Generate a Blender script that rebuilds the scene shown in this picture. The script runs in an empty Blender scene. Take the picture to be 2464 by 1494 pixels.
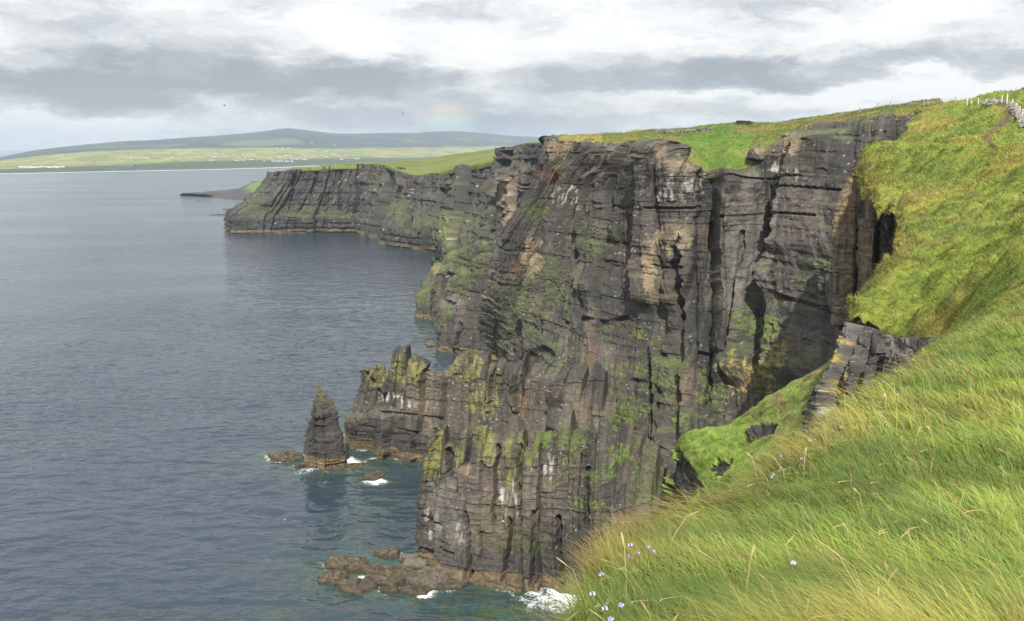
import bpy, math, random
import numpy as np
from mathutils import Vector
from mathutils.bvhtree import BVHTree

random.seed(7)
scene = bpy.context.scene
COL = scene.collection
R = math.radians

# ---------------------------------------------------------------- camera
EYE = 80.0                       # metres above the sea
PITCH = R(10.38)
F, CX, CY = 2134.0, 1232.0, 747.0   # focal length and centre of a 2464-wide survey grid
cam_d = bpy.data.cameras.new('camera')
cam = bpy.data.objects.new('camera', cam_d)
COL.objects.link(cam)
cam.location = (0, 0, EYE)
cam.rotation_euler = (math.pi / 2 - PITCH, 0, 0)
cam_d.sensor_fit = 'HORIZONTAL'
cam_d.sensor_width = 36.0
cam_d.lens = 36.0 * F / 2464.0
cam_d.clip_start = 0.1
cam_d.clip_end = 200000
scene.camera = cam

# ---------------------------------------------------------------- sun and exposure
SUN_AZ, SUN_EL = R(1), R(45)    # behind the camera and to its right
SUN = Vector((math.sin(SUN_AZ) * math.cos(SUN_EL), -math.cos(SUN_AZ) * math.cos(SUN_EL), math.sin(SUN_EL)))
sun_d = bpy.data.lights.new('sun', 'SUN')
sun_d.energy = 5.0
sun_d.angle = R(0.53)
sun_d.color = (1.0, 0.95, 0.87)
sun = bpy.data.objects.new('sun', sun_d)
COL.objects.link(sun)
sun.location = SUN * 300
sun.rotation_euler = SUN.to_track_quat('Z', 'Y').to_euler()
vs = scene.view_settings
vs.view_transform = 'Standard'
vs.look = 'None'
vs.exposure = 0.56
vs.gamma = 1.0
vs.use_curve_mapping = False
scene.cycles.volume_step_rate = 1.0
scene.cycles.max_bounces = 6
scene.cycles.volume_bounces = 0
scene.cycles.use_adaptive_sampling = False
scene.cycles.use_denoising = True

cp, sp = math.cos(PITCH), math.sin(PITCH)


def ray(dx, dy):
    a = (dx - CX) / F
    b = -(dy - CY) / F
    return np.array([a, cp + b * sp, -sp + b * cp])


def W(dx, dy, Y):
    d = ray(dx, dy)
    p = d * (Y / d[1])
    p[2] += EYE
    return p


def SEAP(dx, dy, z=0.0):
    d = ray(dx, dy)
    p = d * ((z - EYE) / d[2])
    p[2] += EYE
    return p


def proj(P):
    x, y, z = P[..., 0], P[..., 1], P[..., 2] - EYE
    fw = np.maximum(y * cp - z * sp, 1e-3)
    up = y * sp + z * cp
    return CX + F * x / fw, CY - F * up / fw


# ---------------------------------------------------------------- world: broken cloud
def build_world():
    w = bpy.data.worlds.new('World')
    scene.world = w
    w.use_nodes = True
    nt = w.node_tree
    nt.nodes.clear()
    L = nt.links.new

    def N(t, **k):
        n = nt.nodes.new(t)
        for a, b in k.items():
            setattr(n, a, b)
        return n

    def M(op, a, b=None, clamp=False):
        n = N('ShaderNodeMath', operation=op, use_clamp=clamp)
        for i, v in enumerate((a, b)):
            if v is None:
                continue
            if isinstance(v, (int, float)):
                n.inputs[i].default_value = v
            else:
                L(v, n.inputs[i])
        return n.outputs[0]

    def V(op, a, b):
        n = N('ShaderNodeVectorMath', operation=op)
        for i, v in enumerate((a, b)):
            if isinstance(v, tuple):
                n.inputs[i].default_value = v
            else:
                L(v, n.inputs[i])
        return n

    tc = N('ShaderNodeTexCoord')
    d = tc.outputs['Generated']
    st = V('MULTIPLY', d, (1.0, 1.0, 3.2)).outputs[0]

    def noise(vec, scale, detail=6, rough=0.55, dist=0.0):
        n = N('ShaderNodeTexNoise')
        n.inputs['Scale'].default_value = scale
        n.inputs['Detail'].default_value = detail
        n.inputs['Roughness'].default_value = rough
        n.inputs['Distortion'].default_value = dist
        L(vec, n.inputs['Vector'])
        return n

    wn = noise(st, 9.0, 8, 0.62)
    wofs = V('MULTIPLY', V('SUBTRACT', wn.outputs['Color'], (0.5, 0.5, 0.5)).outputs[0], (0.20, 0.20, 0.075)).outputs[0]
    dw = V('ADD', d, wofs).outputs[0]
    st2 = V('MULTIPLY', dw, (1.0, 1.0, 1.9)).outputs[0]
    n1 = noise(st2, 5.2, 8, 0.60, 0.5)
    n2 = noise(st2, 14.0, 8, 0.60, 0.5)
    val = M('ADD', 0.80, M('MULTIPLY', M('SUBTRACT', n1.outputs['Fac'], 0.5), 1.15))
    val = M('ADD', val, M('MULTIPLY', M('SUBTRACT', n2.outputs['Fac'], 0.5), 0.70))
    # individual cloud bodies: (x, y on the survey grid, half width, half height, strength)
    bodies = [
        (560, 190, 470, 62, -0.40), (820, 205, 220, 30, -0.20), (150, 212, 360, 42, -0.34), (330, 110, 330, 80, -0.16),
        (1000, 170, 260, 22, -0.14), (1330, 190, 220, 40, -0.06), (1560, 192, 320, 44, -0.42), (1500, 130, 200, 22, -0.20),
        (1850, 180, 260, 26, -0.20), (2300, 150, 300, 34, -0.34), (2420, 60, 160, 70, -0.22), (1850, 20, 260, 40, -0.16),
        (1080, 40, 120, 32, -0.16), (1150, 285, 360, 70, -0.34), (850, 290, 180, 40, -0.18), (1450, 280, 420, 20, -0.12),
        (380, 275, 90, 12, -0.14), (100, 262, 160, 12, -0.12), (1730, 265, 240, 14, -0.12),
        (760, 246, 180, 16, 0.22), (600, 60, 260, 40, 0.06), (1000, 110, 300, 60, 0.16), (60, 100, 120, 40, 0.20),
        (1500, 60, 160, 50, 0.12), (2050, 60, 220, 70, 0.24), (2330, 200, 260, 16, 0.26), (2000, 225, 260, 22, 0.16),
        (1650, 232, 240, 12, 0.18), (300, 290, 300, 16, 0.08), (1280, 60, 200, 60, 0.10),
    ]
    for (x, y, rx, ry, a) in bodies:
        c = ray(x, y)
        c = c / np.linalg.norm(c)
        df = V('SUBTRACT', dw, tuple(float(v) for v in c)).outputs[0]
        sx, sz = F / (rx * 1.15), F / (ry * 1.15)
        ln = V('MULTIPLY', df, (sx, sx * 0.6, sz)).outputs[0]
        lv = N('ShaderNodeVectorMath', operation='LENGTH')
        L(ln, lv.inputs[0])
        mr = N('ShaderNodeMapRange', interpolation_type='SMOOTHSTEP')
        mr.inputs['From Min'].default_value = 1.25
        mr.inputs['From Max'].default_value = 0.25
        mr.inputs['To Min'].default_value = 0.0
        mr.inputs['To Max'].default_value = a
        L(lv.outputs['Value'], mr.inputs['Value'])
        val = M('ADD', val, mr.outputs[0])
    sep = N('ShaderNodeSeparateXYZ')
    L(d, sep.inputs[0])
    hi = N('ShaderNodeMapRange', interpolation_type='SMOOTHSTEP')
    hi.inputs['From Min'].default_value = 0.06
    hi.inputs['From Max'].default_value = 0.28
    hi.inputs['To Min'].default_value = 0.73
    hi.inputs['To Max'].default_value = 1.0
    L(sep.outputs['Z'], hi.inputs['Value'])
    ramp = N('ShaderNodeValToRGB')
    e = ramp.color_ramp.elements
    e[0].position = 0.22
    e[0].color = (0.34, 0.365, 0.395, 1)
    e[1].position = 1.0
    e[1].color = (0.98, 0.97, 0.95, 1)
    k = e.new(0.45); k.color = (0.46, 0.485, 0.515, 1)
    k = e.new(0.66); k.color = (0.66, 0.675, 0.685, 1)
    k = e.new(0.84); k.color = (0.86, 0.86, 0.85, 1)
    L(val, ramp.inputs['Fac'])
    colr = ramp.outputs['Color']

    # faint stub of a rainbow opposite the sun
    anti = (-SUN).normalized()
    dt = N('ShaderNodeVectorMath', operation='DOT_PRODUCT')
    L(d, dt.inputs[0])
    dt.inputs[1].default_value = tuple(anti)
    c0 = ray(1080, 285)
    c0 = c0 / np.linalg.norm(c0)
    base = float(np.dot(c0, np.array(anti)))
    rb = N('ShaderNodeMapRange')
    rb.inputs['From Min'].default_value = base - 0.022
    rb.inputs['From Max'].default_value = base + 0.022
    L(dt.outputs['Value'], rb.inputs['Value'])
    rr = N('ShaderNodeValToRGB')
    e = rr.color_ramp.elements
    e[0].position = 0.0; e[0].color = (0, 0, 0, 1)
    e[1].position = 1.0; e[1].color = (0, 0, 0, 1)
    for p, c in ((0.25, (0.30, 0.08, 0.04, 1)), (0.42, (0.26, 0.20, 0.05, 1)), (0.58, (0.05, 0.22, 0.10, 1)), (0.76, (0.03, 0.08, 0.20, 1))):
        q = e.new(p); q.color = c
    L(rb.outputs[0], rr.inputs['Fac'])
    lv = N('ShaderNodeVectorMath', operation='LENGTH')
    L(V('MULTIPLY', V('SUBTRACT', d, tuple(float(v) for v in c0)).outputs[0], (F / 75, F / 75, F / 52)).outputs[0], lv.inputs[0])
    mk = N('ShaderNodeMapRange', interpolation_type='SMOOTHSTEP')
    mk.inputs['From Min'].default_value = 1.2
    mk.inputs['From Max'].default_value = 0.1
    mk.inputs['To Max'].default_value = 1.0
    L(lv.outputs['Value'], mk.inputs['Value'])
    add = N('ShaderNodeMix', data_type='RGBA', blend_type='ADD')
    L(mk.outputs[0], add.inputs['Factor'])
    L(colr, add.inputs['A'])
    L(rr.outputs['Color'], add.inputs['B'])

    sky = N('ShaderNodeTexSky', sky_type='NISHITA')
    sky.sun_disc = False
    sky.sun_elevation = SUN_EL
    sky.sun_rotation = math.atan2(SUN.x, SUN.y)
    sky.altitude = 80
    bg1 = N('ShaderNodeBackground')
    bg1.inputs['Strength'].default_value = 0.10
    L(sky.outputs[0], bg1.inputs['Color'])
    bg2 = N('ShaderNodeBackground')
    L(hi.outputs[0], bg2.inputs['Strength'])
    L(add.outputs['Result'], bg2.inputs['Color'])
    mix = N('ShaderNodeMixShader')
    mix.inputs[0].default_value = 0.94
    L(bg1.outputs[0], mix.inputs[1])
    L(bg2.outputs[0], mix.inputs[2])
    out = N('ShaderNodeOutputWorld')
    L(mix.outputs[0], out.inputs['Surface'])


build_world()

# ---------------------------------------------------------------- numpy noise
U32 = np.uint32


def hsh(ix, iy=0, iz=0, seed=0):
    with np.errstate(over='ignore'):
        h = (np.asarray(ix).astype(np.int64).astype(U32) * U32(374761393) + np.asarray(iy).astype(np.int64).astype(U32) * U32(668265263)
             + np.asarray(iz).astype(np.int64).astype(U32) * U32(2147483647) + U32((seed * 974634777 + 12345) & 0xffffffff))
        h = (h ^ (h >> U32(13))) * U32(1274126177)
        h = (h ^ (h >> U32(16))) * U32(2246822519)
        h = h ^ (h >> U32(13))
    return h.astype(np.float64) / 4294967295.0


def n2d(x, y, seed=0):
    x, y = np.broadcast_arrays(np.asarray(x, float), np.asarray(y, float))
    ix, iy = np.floor(x), np.floor(y)
    fx, fy = x - ix, y - iy
    ux, uy = fx * fx * (3 - 2 * fx), fy * fy * (3 - 2 * fy)
    a, b = hsh(ix, iy, 0, seed), hsh(ix + 1, iy, 0, seed)
    c, d = hsh(ix, iy + 1, 0, seed), hsh(ix + 1, iy + 1, 0, seed)
    return (a + (b - a) * ux) * (1 - uy) + (c + (d - c) * ux) * uy


def fbm(x, y, o=4, seed=0, g=0.5):
    s, a, t = 0.0, 1.0, 0.0
    for i in range(o):
        s = s + a * n2d(np.asarray(x) * 2 ** i + 17.3 * i, np.asarray(y) * 2 ** i + 5.1 * i, seed + i)
        t += a
        a *= g
    return s / t


def sstep(a, b, x):
    t = np.clip((x - a) / (b - a), 0, 1)
    return t * t * (3 - 2 * t)


def mixc(c, col, m):
    return c + (np.asarray(col) - c) * m[..., None]


# ---------------------------------------------------------------- mesh helpers
def set_col(me, col):
    at = me.color_attributes.new('tint', 'FLOAT_COLOR', 'POINT')
    c = np.ones((len(me.vertices), 4), np.float32)
    c[:, :3] = col.reshape(-1, 3)
    at.data.foreach_set('color', c.ravel())


def set_float(me, name, v):
    at = me.attributes.new(name, 'FLOAT', 'POINT')
    at.data.foreach_set('value', np.asarray(v, np.float32).ravel())


def np_mesh(name, verts, quads=None, tris=None, col=None, smooth=False):
    me = bpy.data.meshes.new(name)
    verts = np.asarray(verts, np.float32).reshape(-1, 3)
    nq = 0 if quads is None else len(quads)
    ntr = 0 if tris is None else len(tris)
    me.vertices.add(len(verts))
    me.vertices.foreach_set('co', verts.ravel())
    loops = []
    if nq:
        loops.append(np.asarray(quads, np.int32).ravel())
    if ntr:
        loops.append(np.asarray(tris, np.int32).ravel())
    loops = np.concatenate(loops)
    me.loops.add(len(loops))
    me.loops.foreach_set('vertex_index', loops)
    me.polygons.add(nq + ntr)
    ls = np.concatenate([np.arange(nq) * 4, nq * 4 + np.arange(ntr) * 3]).astype(np.int32)
    me.polygons.foreach_set('loop_start', ls)
    me.polygons.foreach_set('use_smooth', np.full(nq + ntr, smooth))
    me.update(calc_edges=True)
    if col is not None:
        set_col(me, np.asarray(col))
    return me


def grid_quads(nu, nv, flip=False, keep=None):
    i, j = np.meshgrid(np.arange(nu - 1), np.arange(nv - 1), indexing='ij')
    a = i * nv + j
    q = np.stack([a, a + nv, a + nv + 1, a + 1], -1)
    if keep is not None:
        q = q[keep]
    q = q.reshape(-1, 4)
    return q[:, ::-1] if flip else q


def obj(name, me, mat=None, parent=None, kind=None, label=None, cat=None, group=None):
    o = bpy.data.objects.new(name, me)
    COL.objects.link(o)
    if mat is not None and me is not None:
        me.materials.append(mat)
    if parent is not None:
        o.parent = parent
    for k, v in (('kind', kind), ('label', label), ('category', cat), ('group', group)):
        if v:
            o[k] = v
    return o


def catmull(C, t):
    """C (n, ...), t in [0, n-1] -> points"""
    n = len(C)
    i = np.clip(np.floor(t).astype(int), 0, n - 2)
    f = (t - i).reshape((-1,) + (1,) * (C.ndim - 1))
    p0, p1, p2, p3 = C[np.maximum(i - 1, 0)], C[i], C[i + 1], C[np.minimum(i + 2, n - 1)]
    m1, m2 = (p2 - p0) * 0.5, (p3 - p1) * 0.5
    # keep the tangents short where neighbouring spans differ a lot
    s = np.linalg.norm(p2 - p1, axis=-1, keepdims=True)
    for m in (m1, m2):
        ln = np.linalg.norm(m, axis=-1, keepdims=True) + 1e-9
        m *= np.minimum(1, s / ln)
    f2, f3 = f * f, f * f * f
    return (2 * f3 - 3 * f2 + 1) * p1 + (f3 - 2 * f2 + f) * m1 + (-2 * f3 + 3 * f2) * p2 + (f3 - f2) * m2


def samples(C, res, mx=400):
    """parameter values giving about res metres between samples along axis 0 of C (n, m, 3)"""
    ln = np.linalg.norm(np.diff(C, axis=0), axis=-1)
    ln = np.percentile(ln, 80, axis=1)
    out = []
    for k, l in enumerate(ln):
        c = int(np.clip(math.ceil(l / res), 1, mx))
        out.append(k + np.arange(c) / c)
    return np.concatenate(out + [np.array([len(ln)])]).astype(float)


def loft(C, res, resv=None):
    C = np.asarray(C, float)
    tu = samples(C, res)
    tv = samples(C.transpose(1, 0, 2), resv or res)
    A = catmull(C, tu)
    B = catmull(A.transpose(1, 0, 2), tv).transpose(1, 0, 2)
    return B, tu, tv


def normals(P):
    du = np.gradient(P, axis=0)
    dv = np.gradient(P, axis=1)
    n = np.cross(du, dv)
    return n / (np.linalg.norm(n, axis=-1, keepdims=True) + 1e-9)


def smooth_grid(A, k):
    for _ in range(k):
        B = A.copy()
        B[1:-1] = (A[:-2] + A[2:] + 2 * A[1:-1]) / 4
        A = B.copy()
        A[:, 1:-1] = (B[:, :-2] + B[:, 2:] + 2 * B[:, 1:-1]) / 4
    return A


# ---------------------------------------------------------------- rock structure: joints and beds
def bounds(rng, lo, hi, mean):
    n = int((hi - lo) / mean * 1.6) + 8
    w = mean * rng.uniform(0.35, 1.9, n)
    return lo + np.cumsum(w) - w[0]


def blocks(u, z, seed, sc=1.0, flat=1.0):
    """outward offset of jointed, bedded rock; also a tone per block and a crack mask"""
    rng = np.random.default_rng(seed)
    u = u / sc
    zz = z / sc
    uw = u + 2.2 * (fbm(zz / 16, u / 40, 3, seed) - 0.5) + 0.5 * (n2d(zz / 2.2, u / 6, seed + 3) - 0.5)
    zw = zz + 0.55 * (fbm(u / 22, zz / 60, 2, seed + 9) - 0.5) + 0.25 * (n2d(u / 2.0, zz / 8, seed + 4) - 0.5)
    lo, hi = float(uw.min()) - 3, float(uw.max()) + 3
    d = np.zeros_like(u)
    tone = np.zeros_like(u)
    crack = np.zeros_like(u)
    for lv, (w, h, A, B, tilt, gw, gd) in enumerate((
            (10.5, 22.0, 2.7, 1.0, 0.22, 0.45, 1.1),
            (3.9, 9.0, 0.95, 0.50, 0.24, 0.26, 0.5),
            (1.45, 2.3, 0.20, 0.26, 0.20, 0.12, 0.12))):
        b = bounds(rng, lo, hi, w)
        ix = np.clip(np.searchsorted(b, uw), 1, len(b) - 1)
        left, right = b[ix - 1], b[ix]
        cen, wid = (left + right) / 2, np.maximum(right - left, 0.2)
        hh = h * (0.6 + 0.8 * hsh(ix, 7, 0, seed + lv))
        zk = (zw + h * 3 * hsh(ix, 3, 0, seed + lv)) / hh
        iz = np.floor(zk + 0.35 * (n2d(zk, ix * 1.7, seed + 20 + lv) - 0.5))
        hc, hb = hsh(ix, 1, 0, seed + 31 + lv), hsh(ix, iz, 2, seed + 57 + lv)
        d += A * (hc - 0.5) * 2 * 0.6 + B * (hb - 0.5) * 2 * 0.6
        d += tilt * (hsh(ix, iz, 5, seed + 71 + lv) - 0.45) * 2 * (uw - cen)
        tone += (hb - 0.5) * (0.5, 0.6, 0.5)[lv] + (hc - 0.5) * 0.3
        e = np.minimum(uw - left, right - uw)
        g = (1 - sstep(0, gw, e)) * (hsh(ix, iz, 9, seed + lv) * 0.9 + 0.1)
        d -= gd * g
        crack = np.maximum(crack, g * (0.8, 0.6, 0.35)[lv])
        if lv:
            fz = np.abs((zk - np.floor(zk)) - 0.5) * 2
            g2 = sstep(1 - 0.30 / hh, 1.0, fz) * (hsh(ix, iz, 12, seed + lv) * 0.8)
            d -= gd * 0.6 * g2
    # beds: thin courses that run through, with some weak recessed ones
    bz = bounds(rng, float(zw.min()) - 2, float(zw.max()) + 2, 0.95)
    k = np.searchsorted(bz, zw)
    hb = hsh(k, 1, 1, seed + 90)
    seg = np.floor(uw / 14 + 3 * hsh(k, 4, 4, seed))
    d += 0.20 * (hsh(k, seg, 3, seed + 91) - 0.5) * 2
    weak = (hb > 0.80) * (0.35 + 0.65 * sstep(0.35, 0.6, n2d(uw / 9, k * 3.3, seed + 92)))
    d -= 0.52 * weak
    tone += (hb - 0.5) * 0.5
    d += 0.5 * (fbm(u / 2.5, zz / 2.5, 4, seed + 95) - 0.5)
    d += 1.4 * (fbm(u / 14, zz / 18, 3, seed + 96) - 0.5)
    return d * sc * flat, tone, np.maximum(crack, 0.5 * weak)


def dist_poly(X, Y, pts):
    best = np.full(X.shape, 1e9)
    for (x0, y0), (x1, y1) in zip(pts[:-1], pts[1:]):
        vx, vy = x1 - x0, y1 - y0
        t = np.clip(((X - x0) * vx + (Y - y0) * vy) / (vx * vx + vy * vy + 1e-9), 0, 1)
        best = np.minimum(best, np.hypot(X - x0 - t * vx, Y - y0 - t * vy))
    return best


def blob(DX, DY, x, y, rx, ry, seed=0, rag=0.9):
    r = np.hypot((DX - x) / rx, (DY - y) / ry)
    n = fbm(DX / 14, DY / 20, 4, seed + 40, 0.65)
    return sstep(0.12, -0.12, r - 1 + rag * (n - 0.5) * 2)


GREY = np.array([0.044, 0.0395, 0.0335])
LIMIT = dict(lichen=(0.15, 0.145, 0.045), moss=(0.062, 0.072, 0.028), grass=(0.085, 0.115, 0.028), tan=(0.20, 0.155, 0.098), ochre=(0.20, 0.105, 0.045),
             rust=(0.115, 0.082, 0.062), white=(0.50, 0.48, 0.44), straw=(0.25, 0.19, 0.055), dark=(0.026, 0.025, 0.024), pink=(0.105, 0.086, 0.073), light=(0.112, 0.102, 0.088))


def rock_patch(name, C, res, seed, amp=1.0, sc=1.0, fissures=(), marks=(), moss=0.3, topgrass=0.0, tide=True, wet=1.0, resv=None, lichen=0.0,
               base=None, crown=0.0, jogs=(), **props):
    """jointed rock face lofted through control stations. fissures: (points, half width, depth); marks: (colour, x, y, rx, ry)"""
    C = np.asarray(C, float)
    global LAST_TV
    P, tu, tv = loft(C, res, resv)
    LAST_TV = tv
    Nn = normals(P)
    mid = P[P.shape[0] // 2, P.shape[1] // 2]
    facing = np.sum(Nn * (np.array([0, 0, EYE]) - P), -1)
    flip = np.median(facing) < 0
    if flip:
        Nn = -Nn
    Nh = smooth_grid(Nn, 14)
    steep = np.hypot(Nh[..., 0], Nh[..., 1])
    Nh = Nh * np.array([1, 1, 0.35])
    Nh /= np.linalg.norm(Nh, axis=-1, keepdims=True) + 1e-9
    hl = np.linalg.norm(np.diff(P[:, :, :2], axis=0), axis=-1)
    u1 = np.concatenate([[0], np.cumsum(np.median(hl, axis=1))])
    u = np.repeat(u1[:, None], P.shape[1], 1)
    d, tone, crack = blocks(u, P[..., 2], seed, sc)
    DX, DY = proj(P)
    wx = DX + 7 * (fbm(DY / 22, DX / 60, 3, seed + 5) - 0.5) * 2
    for pts, hw, dep in fissures:
        ds = dist_poly(wx, DY, pts)
        m = 1 - sstep(hw * 0.55, hw * 1.15, ds)
        d -= dep * m
    d = d * amp
    for pts, J, rng_ in jogs:
        ly = np.array([p[1] for p in pts], float)
        lx = np.interp(DY, ly, [p[0] for p in pts])
        ofs = wx - lx
        inside = sstep(ly[0] - 22, ly[0] + 8, DY) * sstep(ly[-1] + 40, ly[-1] - 10, DY)
        d = d + J * sstep(-1.5, 2.5, ofs) * np.clip(1 - ofs / rng_, 0, 1) ** 0.8 * inside
    if crown:
        # pillars of unequal height along the crest
        bcr = bounds(np.random.default_rng(seed + 5), -5, u1[-1] + 5, 4.4 * sc)
        k = np.searchsorted(bcr, u + 0.5 * (n2d(P[..., 2] / 3, u / 3, seed) - 0.5))
        hk = hsh(k, 0, 0, seed + 77)
        lift = (hk ** 1.6 - 0.45) * crown + 0.8 * (fbm(u, P[..., 1], 3, seed + 8) - 0.5)
        wv = np.interp(tv, np.arange(C.shape[1]), crown_w(C.shape[1]))
        P = P.copy()
        P[..., 2] += lift * wv[None, :]
    Q = P + Nh * d[..., None] * (0.25 + 0.75 * steep)[..., None]
    nq = normals(Q)
    if flip:
        nq = -nq
    nz = smooth_grid(nq[..., 2:3], 1)[..., 0]
    z = Q[..., 2]
    DX, DY = proj(Q)
    # ---- base colour of the stone itself
    c = np.broadcast_to(GREY if base is None else np.asarray(base), Q.shape).copy()
    c *= (1 + 0.55 * tone + 0.7 * (fbm(u / 9, z / 12, 4, seed + 11) - 0.5) + 0.5 * (fbm(u / 1.3, z / 0.6, 3, seed + 12) - 0.5))[..., None].clip(0.35, 2.2)
    c = mixc(c, LIMIT['rust'], 0.32 * sstep(0.58, 0.74, fbm(u / 7, z / 11, 4, seed + 13)))
    c = mixc(c, LIMIT['tan'], 0.25 * sstep(0.60, 0.74, fbm(u / 5 + 40, z / 13, 4, seed + 14)))
    c = mixc(c, LIMIT['light'], 0.45 * sstep(0.55, 0.72, fbm(u / 4.0, z / 4, 5, seed + 16, 0.6)))
    c = mixc(c, LIMIT['dark'], 0.85 * sstep(0.49, 0.64, fbm(u / 3.4, z / 11, 5, seed + 15, 0.6)))
    c = mixc(c, np.array([0.044, 0.037, 0.030]), 0.6 * sstep(0.50, 0.66, fbm(u / 11, z / 26, 3, seed + 33)))
    c = mixc(c, LIMIT['dark'], 0.7 * crack.clip(0, 1))
    sp_ = hsh(np.arange(Q.shape[0])[:, None], np.arange(Q.shape[1])[None, :], 0, seed + 17)
    c = mixc(c, LIMIT['white'], 0.55 * (sp_ > 0.988) * sstep(0.40, 0.6, fbm(u / 6, z / 6, 3, seed + 18)))
    if lichen:
        c = mixc(c, LIMIT['lichen'], lichen * sstep(0.50, 0.62, fbm(u / 1.6, z / 6, 4, seed + 22)))
    if moss:
        mm = fbm(u / 8, z / 7, 5, seed + 19, 0.6)
        c = mixc(c, LIMIT['moss'], sstep(0.64 - 0.22 * moss, 0.80 - 0.22 * moss, mm) * 0.65 * sstep(-0.25, 0.35, nz))
    tuft = np.zeros(Q.shape[:2])
    for mk in marks:
        kd, x, y, rx, ry = mk[:5]
        rag = 0.9 if len(mk) < 6 else mk[5]
        m = blob(DX, DY, x, y, rx, ry, seed + int(x) % 97, rag)
        if kd in ('grass', 'moss', 'straw'):
            m = m * sstep(0.30, 0.42, fbm(u / 1.1, z / 1.1, 3, seed + 23)) * (0.30 + 0.65 * sstep(0.0, 0.5, nz))
            m = m * sstep(0.34, 0.52, fbm(u / 0.55, z / 0.45, 3, seed + 34))
            tuft = np.maximum(tuft, m)
        elif kd == 'white':
            m = m * sstep(0.50, 0.66, fbm(u / 0.7, z / 3.2, 3, seed + 24)) * 0.55
        elif kd == 'lichen':
            m = m * (0.15 + 0.7 * sstep(0.42, 0.60, fbm(u / 0.9, z / 3.0, 3, seed + 25))) * 0.95
        else:
            m = m * (0.35 + 0.55 * sstep(0.3, 0.7, fbm(u / 1.5, z / 4, 3, seed + 26)))
        if kd in ('ochre', 'rust', 'pink'):
            m = m * 0.6
        c = mixc(c, np.asarray(LIMIT[kd]) * (0.75 + 0.5 * fbm(u / 1.0, z / 1.0, 3, seed + 27))[..., None], m)
    if topgrass:
        g = sstep(0.62, 0.85, nz) * sstep(0.44, 0.60, fbm(u / 3, Q[..., 1] / 3 + z / 3, 4, seed + 20)) * topgrass * sstep(6, 10, z)
        gc = np.asarray(LIMIT['grass']) * (0.6 + 0.8 * fbm(u, z, 3, seed + 21))[..., None]
        c = c + (gc - c) * g[..., None]
    if tide:
        zt = z + 1.8 * (fbm(u / 3, z / 2, 3, seed + 30) - 0.5) + 2.0 * (fbm(u / 9, 0 * z, 3, seed + 35) - 0.5)
        c = mixc(c, np.array([0.040, 0.038, 0.037]), wet * 0.72 * sstep(8.5, 4.5, zt))
        band = sstep(2.9, 2.2, zt)
        c = mixc(c, np.array([0.120, 0.088, 0.048]) * (0.55 + 0.9 * fbm(u / 0.8, z / 0.5, 3, seed + 32))[..., None], band * 0.9)
        c = mixc(c, np.array([0.05, 0.042, 0.025]), sstep(0.7, 0.2, zt) * 0.8)
    Q = Q + (Nh * np.array([1, 1, 0]) + np.array([0, 0, 0.5])) * (tuft * (0.15 + 0.6 * hsh(np.arange(Q.shape[0])[:, None], np.arange(Q.shape[1])[None, :], 5, seed)) * 0.8 * min(sc, 1.0))[..., None]
    nu, nv = Q.shape[:2]
    me = np_mesh(name, Q, grid_quads(nu, nv, flip), None, c.clip(0.004, 0.9))
    return obj(name, me, MAT_ROCK, None, **props), Q


def crown_w(nrows):
    w = np.zeros(nrows)
    w[-3:-1] = 1.0
    if nrows > 4:
        w[-4] = 0.6
    return w


# ---------------------------------------------------------------- materials
def material(name):
    m = bpy.data.materials.new(name)
    m.use_nodes = True
    nt = m.node_tree
    nt.nodes.clear()
    out = nt.nodes.new('ShaderNodeOutputMaterial')
    b = nt.nodes.new('ShaderNodeBsdfPrincipled')
    nt.links.new(b.outputs[0], out.inputs['Surface'])
    return m, nt, b, out


def node(nt, t, ins=None, **k):
    n = nt.nodes.new(t)
    for a, b in k.items():
        setattr(n, a, b)
    for a, b in (ins or {}).items():
        if hasattr(b, 'is_linked') or hasattr(b, 'links'):
            nt.links.new(b, n.inputs[a])
        else:
            n.inputs[a].default_value = b
    return n


def tinted(name, rough, nscale, namp, bump, bscale, stretch=(1, 1, 1), translucent=0.0, spec=0.3):
    """vertex tint broken up by fine 3D noise, with a bump"""
    m, nt, b, out = material(name)
    at = node(nt, 'ShaderNodeVertexColor', layer_name='tint')
    tc = node(nt, 'ShaderNodeTexCoord')
    mp = node(nt, 'ShaderNodeMapping', {'Vector': tc.outputs['Object'], 'Scale': stretch})
    n = node(nt, 'ShaderNodeTexNoise', {'Vector': mp.outputs[0], 'Scale': nscale, 'Detail': 6.0, 'Roughness': 0.65})
    mr = node(nt, 'ShaderNodeMapRange', {'Value': n.outputs['Fac'], 'From Min': 0.25, 'From Max': 0.75, 'To Min': 1 - namp, 'To Max': 1 + namp})
    mx = node(nt, 'ShaderNodeMix', {'Factor': 1.0, 'A': at.outputs['Color']}, data_type='RGBA', blend_type='MULTIPLY')
    nt.links.new(mr.outputs[0], mx.inputs['B'])
    nt.links.new(mx.outputs['Result'], b.inputs['Base Color'])
    b.inputs['Roughness'].default_value = rough
    b.inputs['Specular IOR Level'].default_value = spec
    if bump:
        n2 = node(nt, 'ShaderNodeTexNoise', {'Vector': mp.outputs[0], 'Scale': bscale, 'Detail': 5.0, 'Roughness': 0.7})
        bp = node(nt, 'ShaderNodeBump', {'Strength': 1.0, 'Distance': bump, 'Height': n2.outputs['Fac']})
        nt.links.new(bp.outputs[0], b.inputs['Normal'])
    if translucent:
        t = node(nt, 'ShaderNodeBsdfTranslucent', {'Color': mx.outputs['Result']})
        ms = node(nt, 'ShaderNodeMixShader', {0: translucent})
        nt.links.new(b.outputs[0], ms.inputs[1])
        nt.links.new(t.outputs[0], ms.inputs[2])
        nt.links.new(ms.outputs[0], out.inputs['Surface'])
    return m


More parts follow.
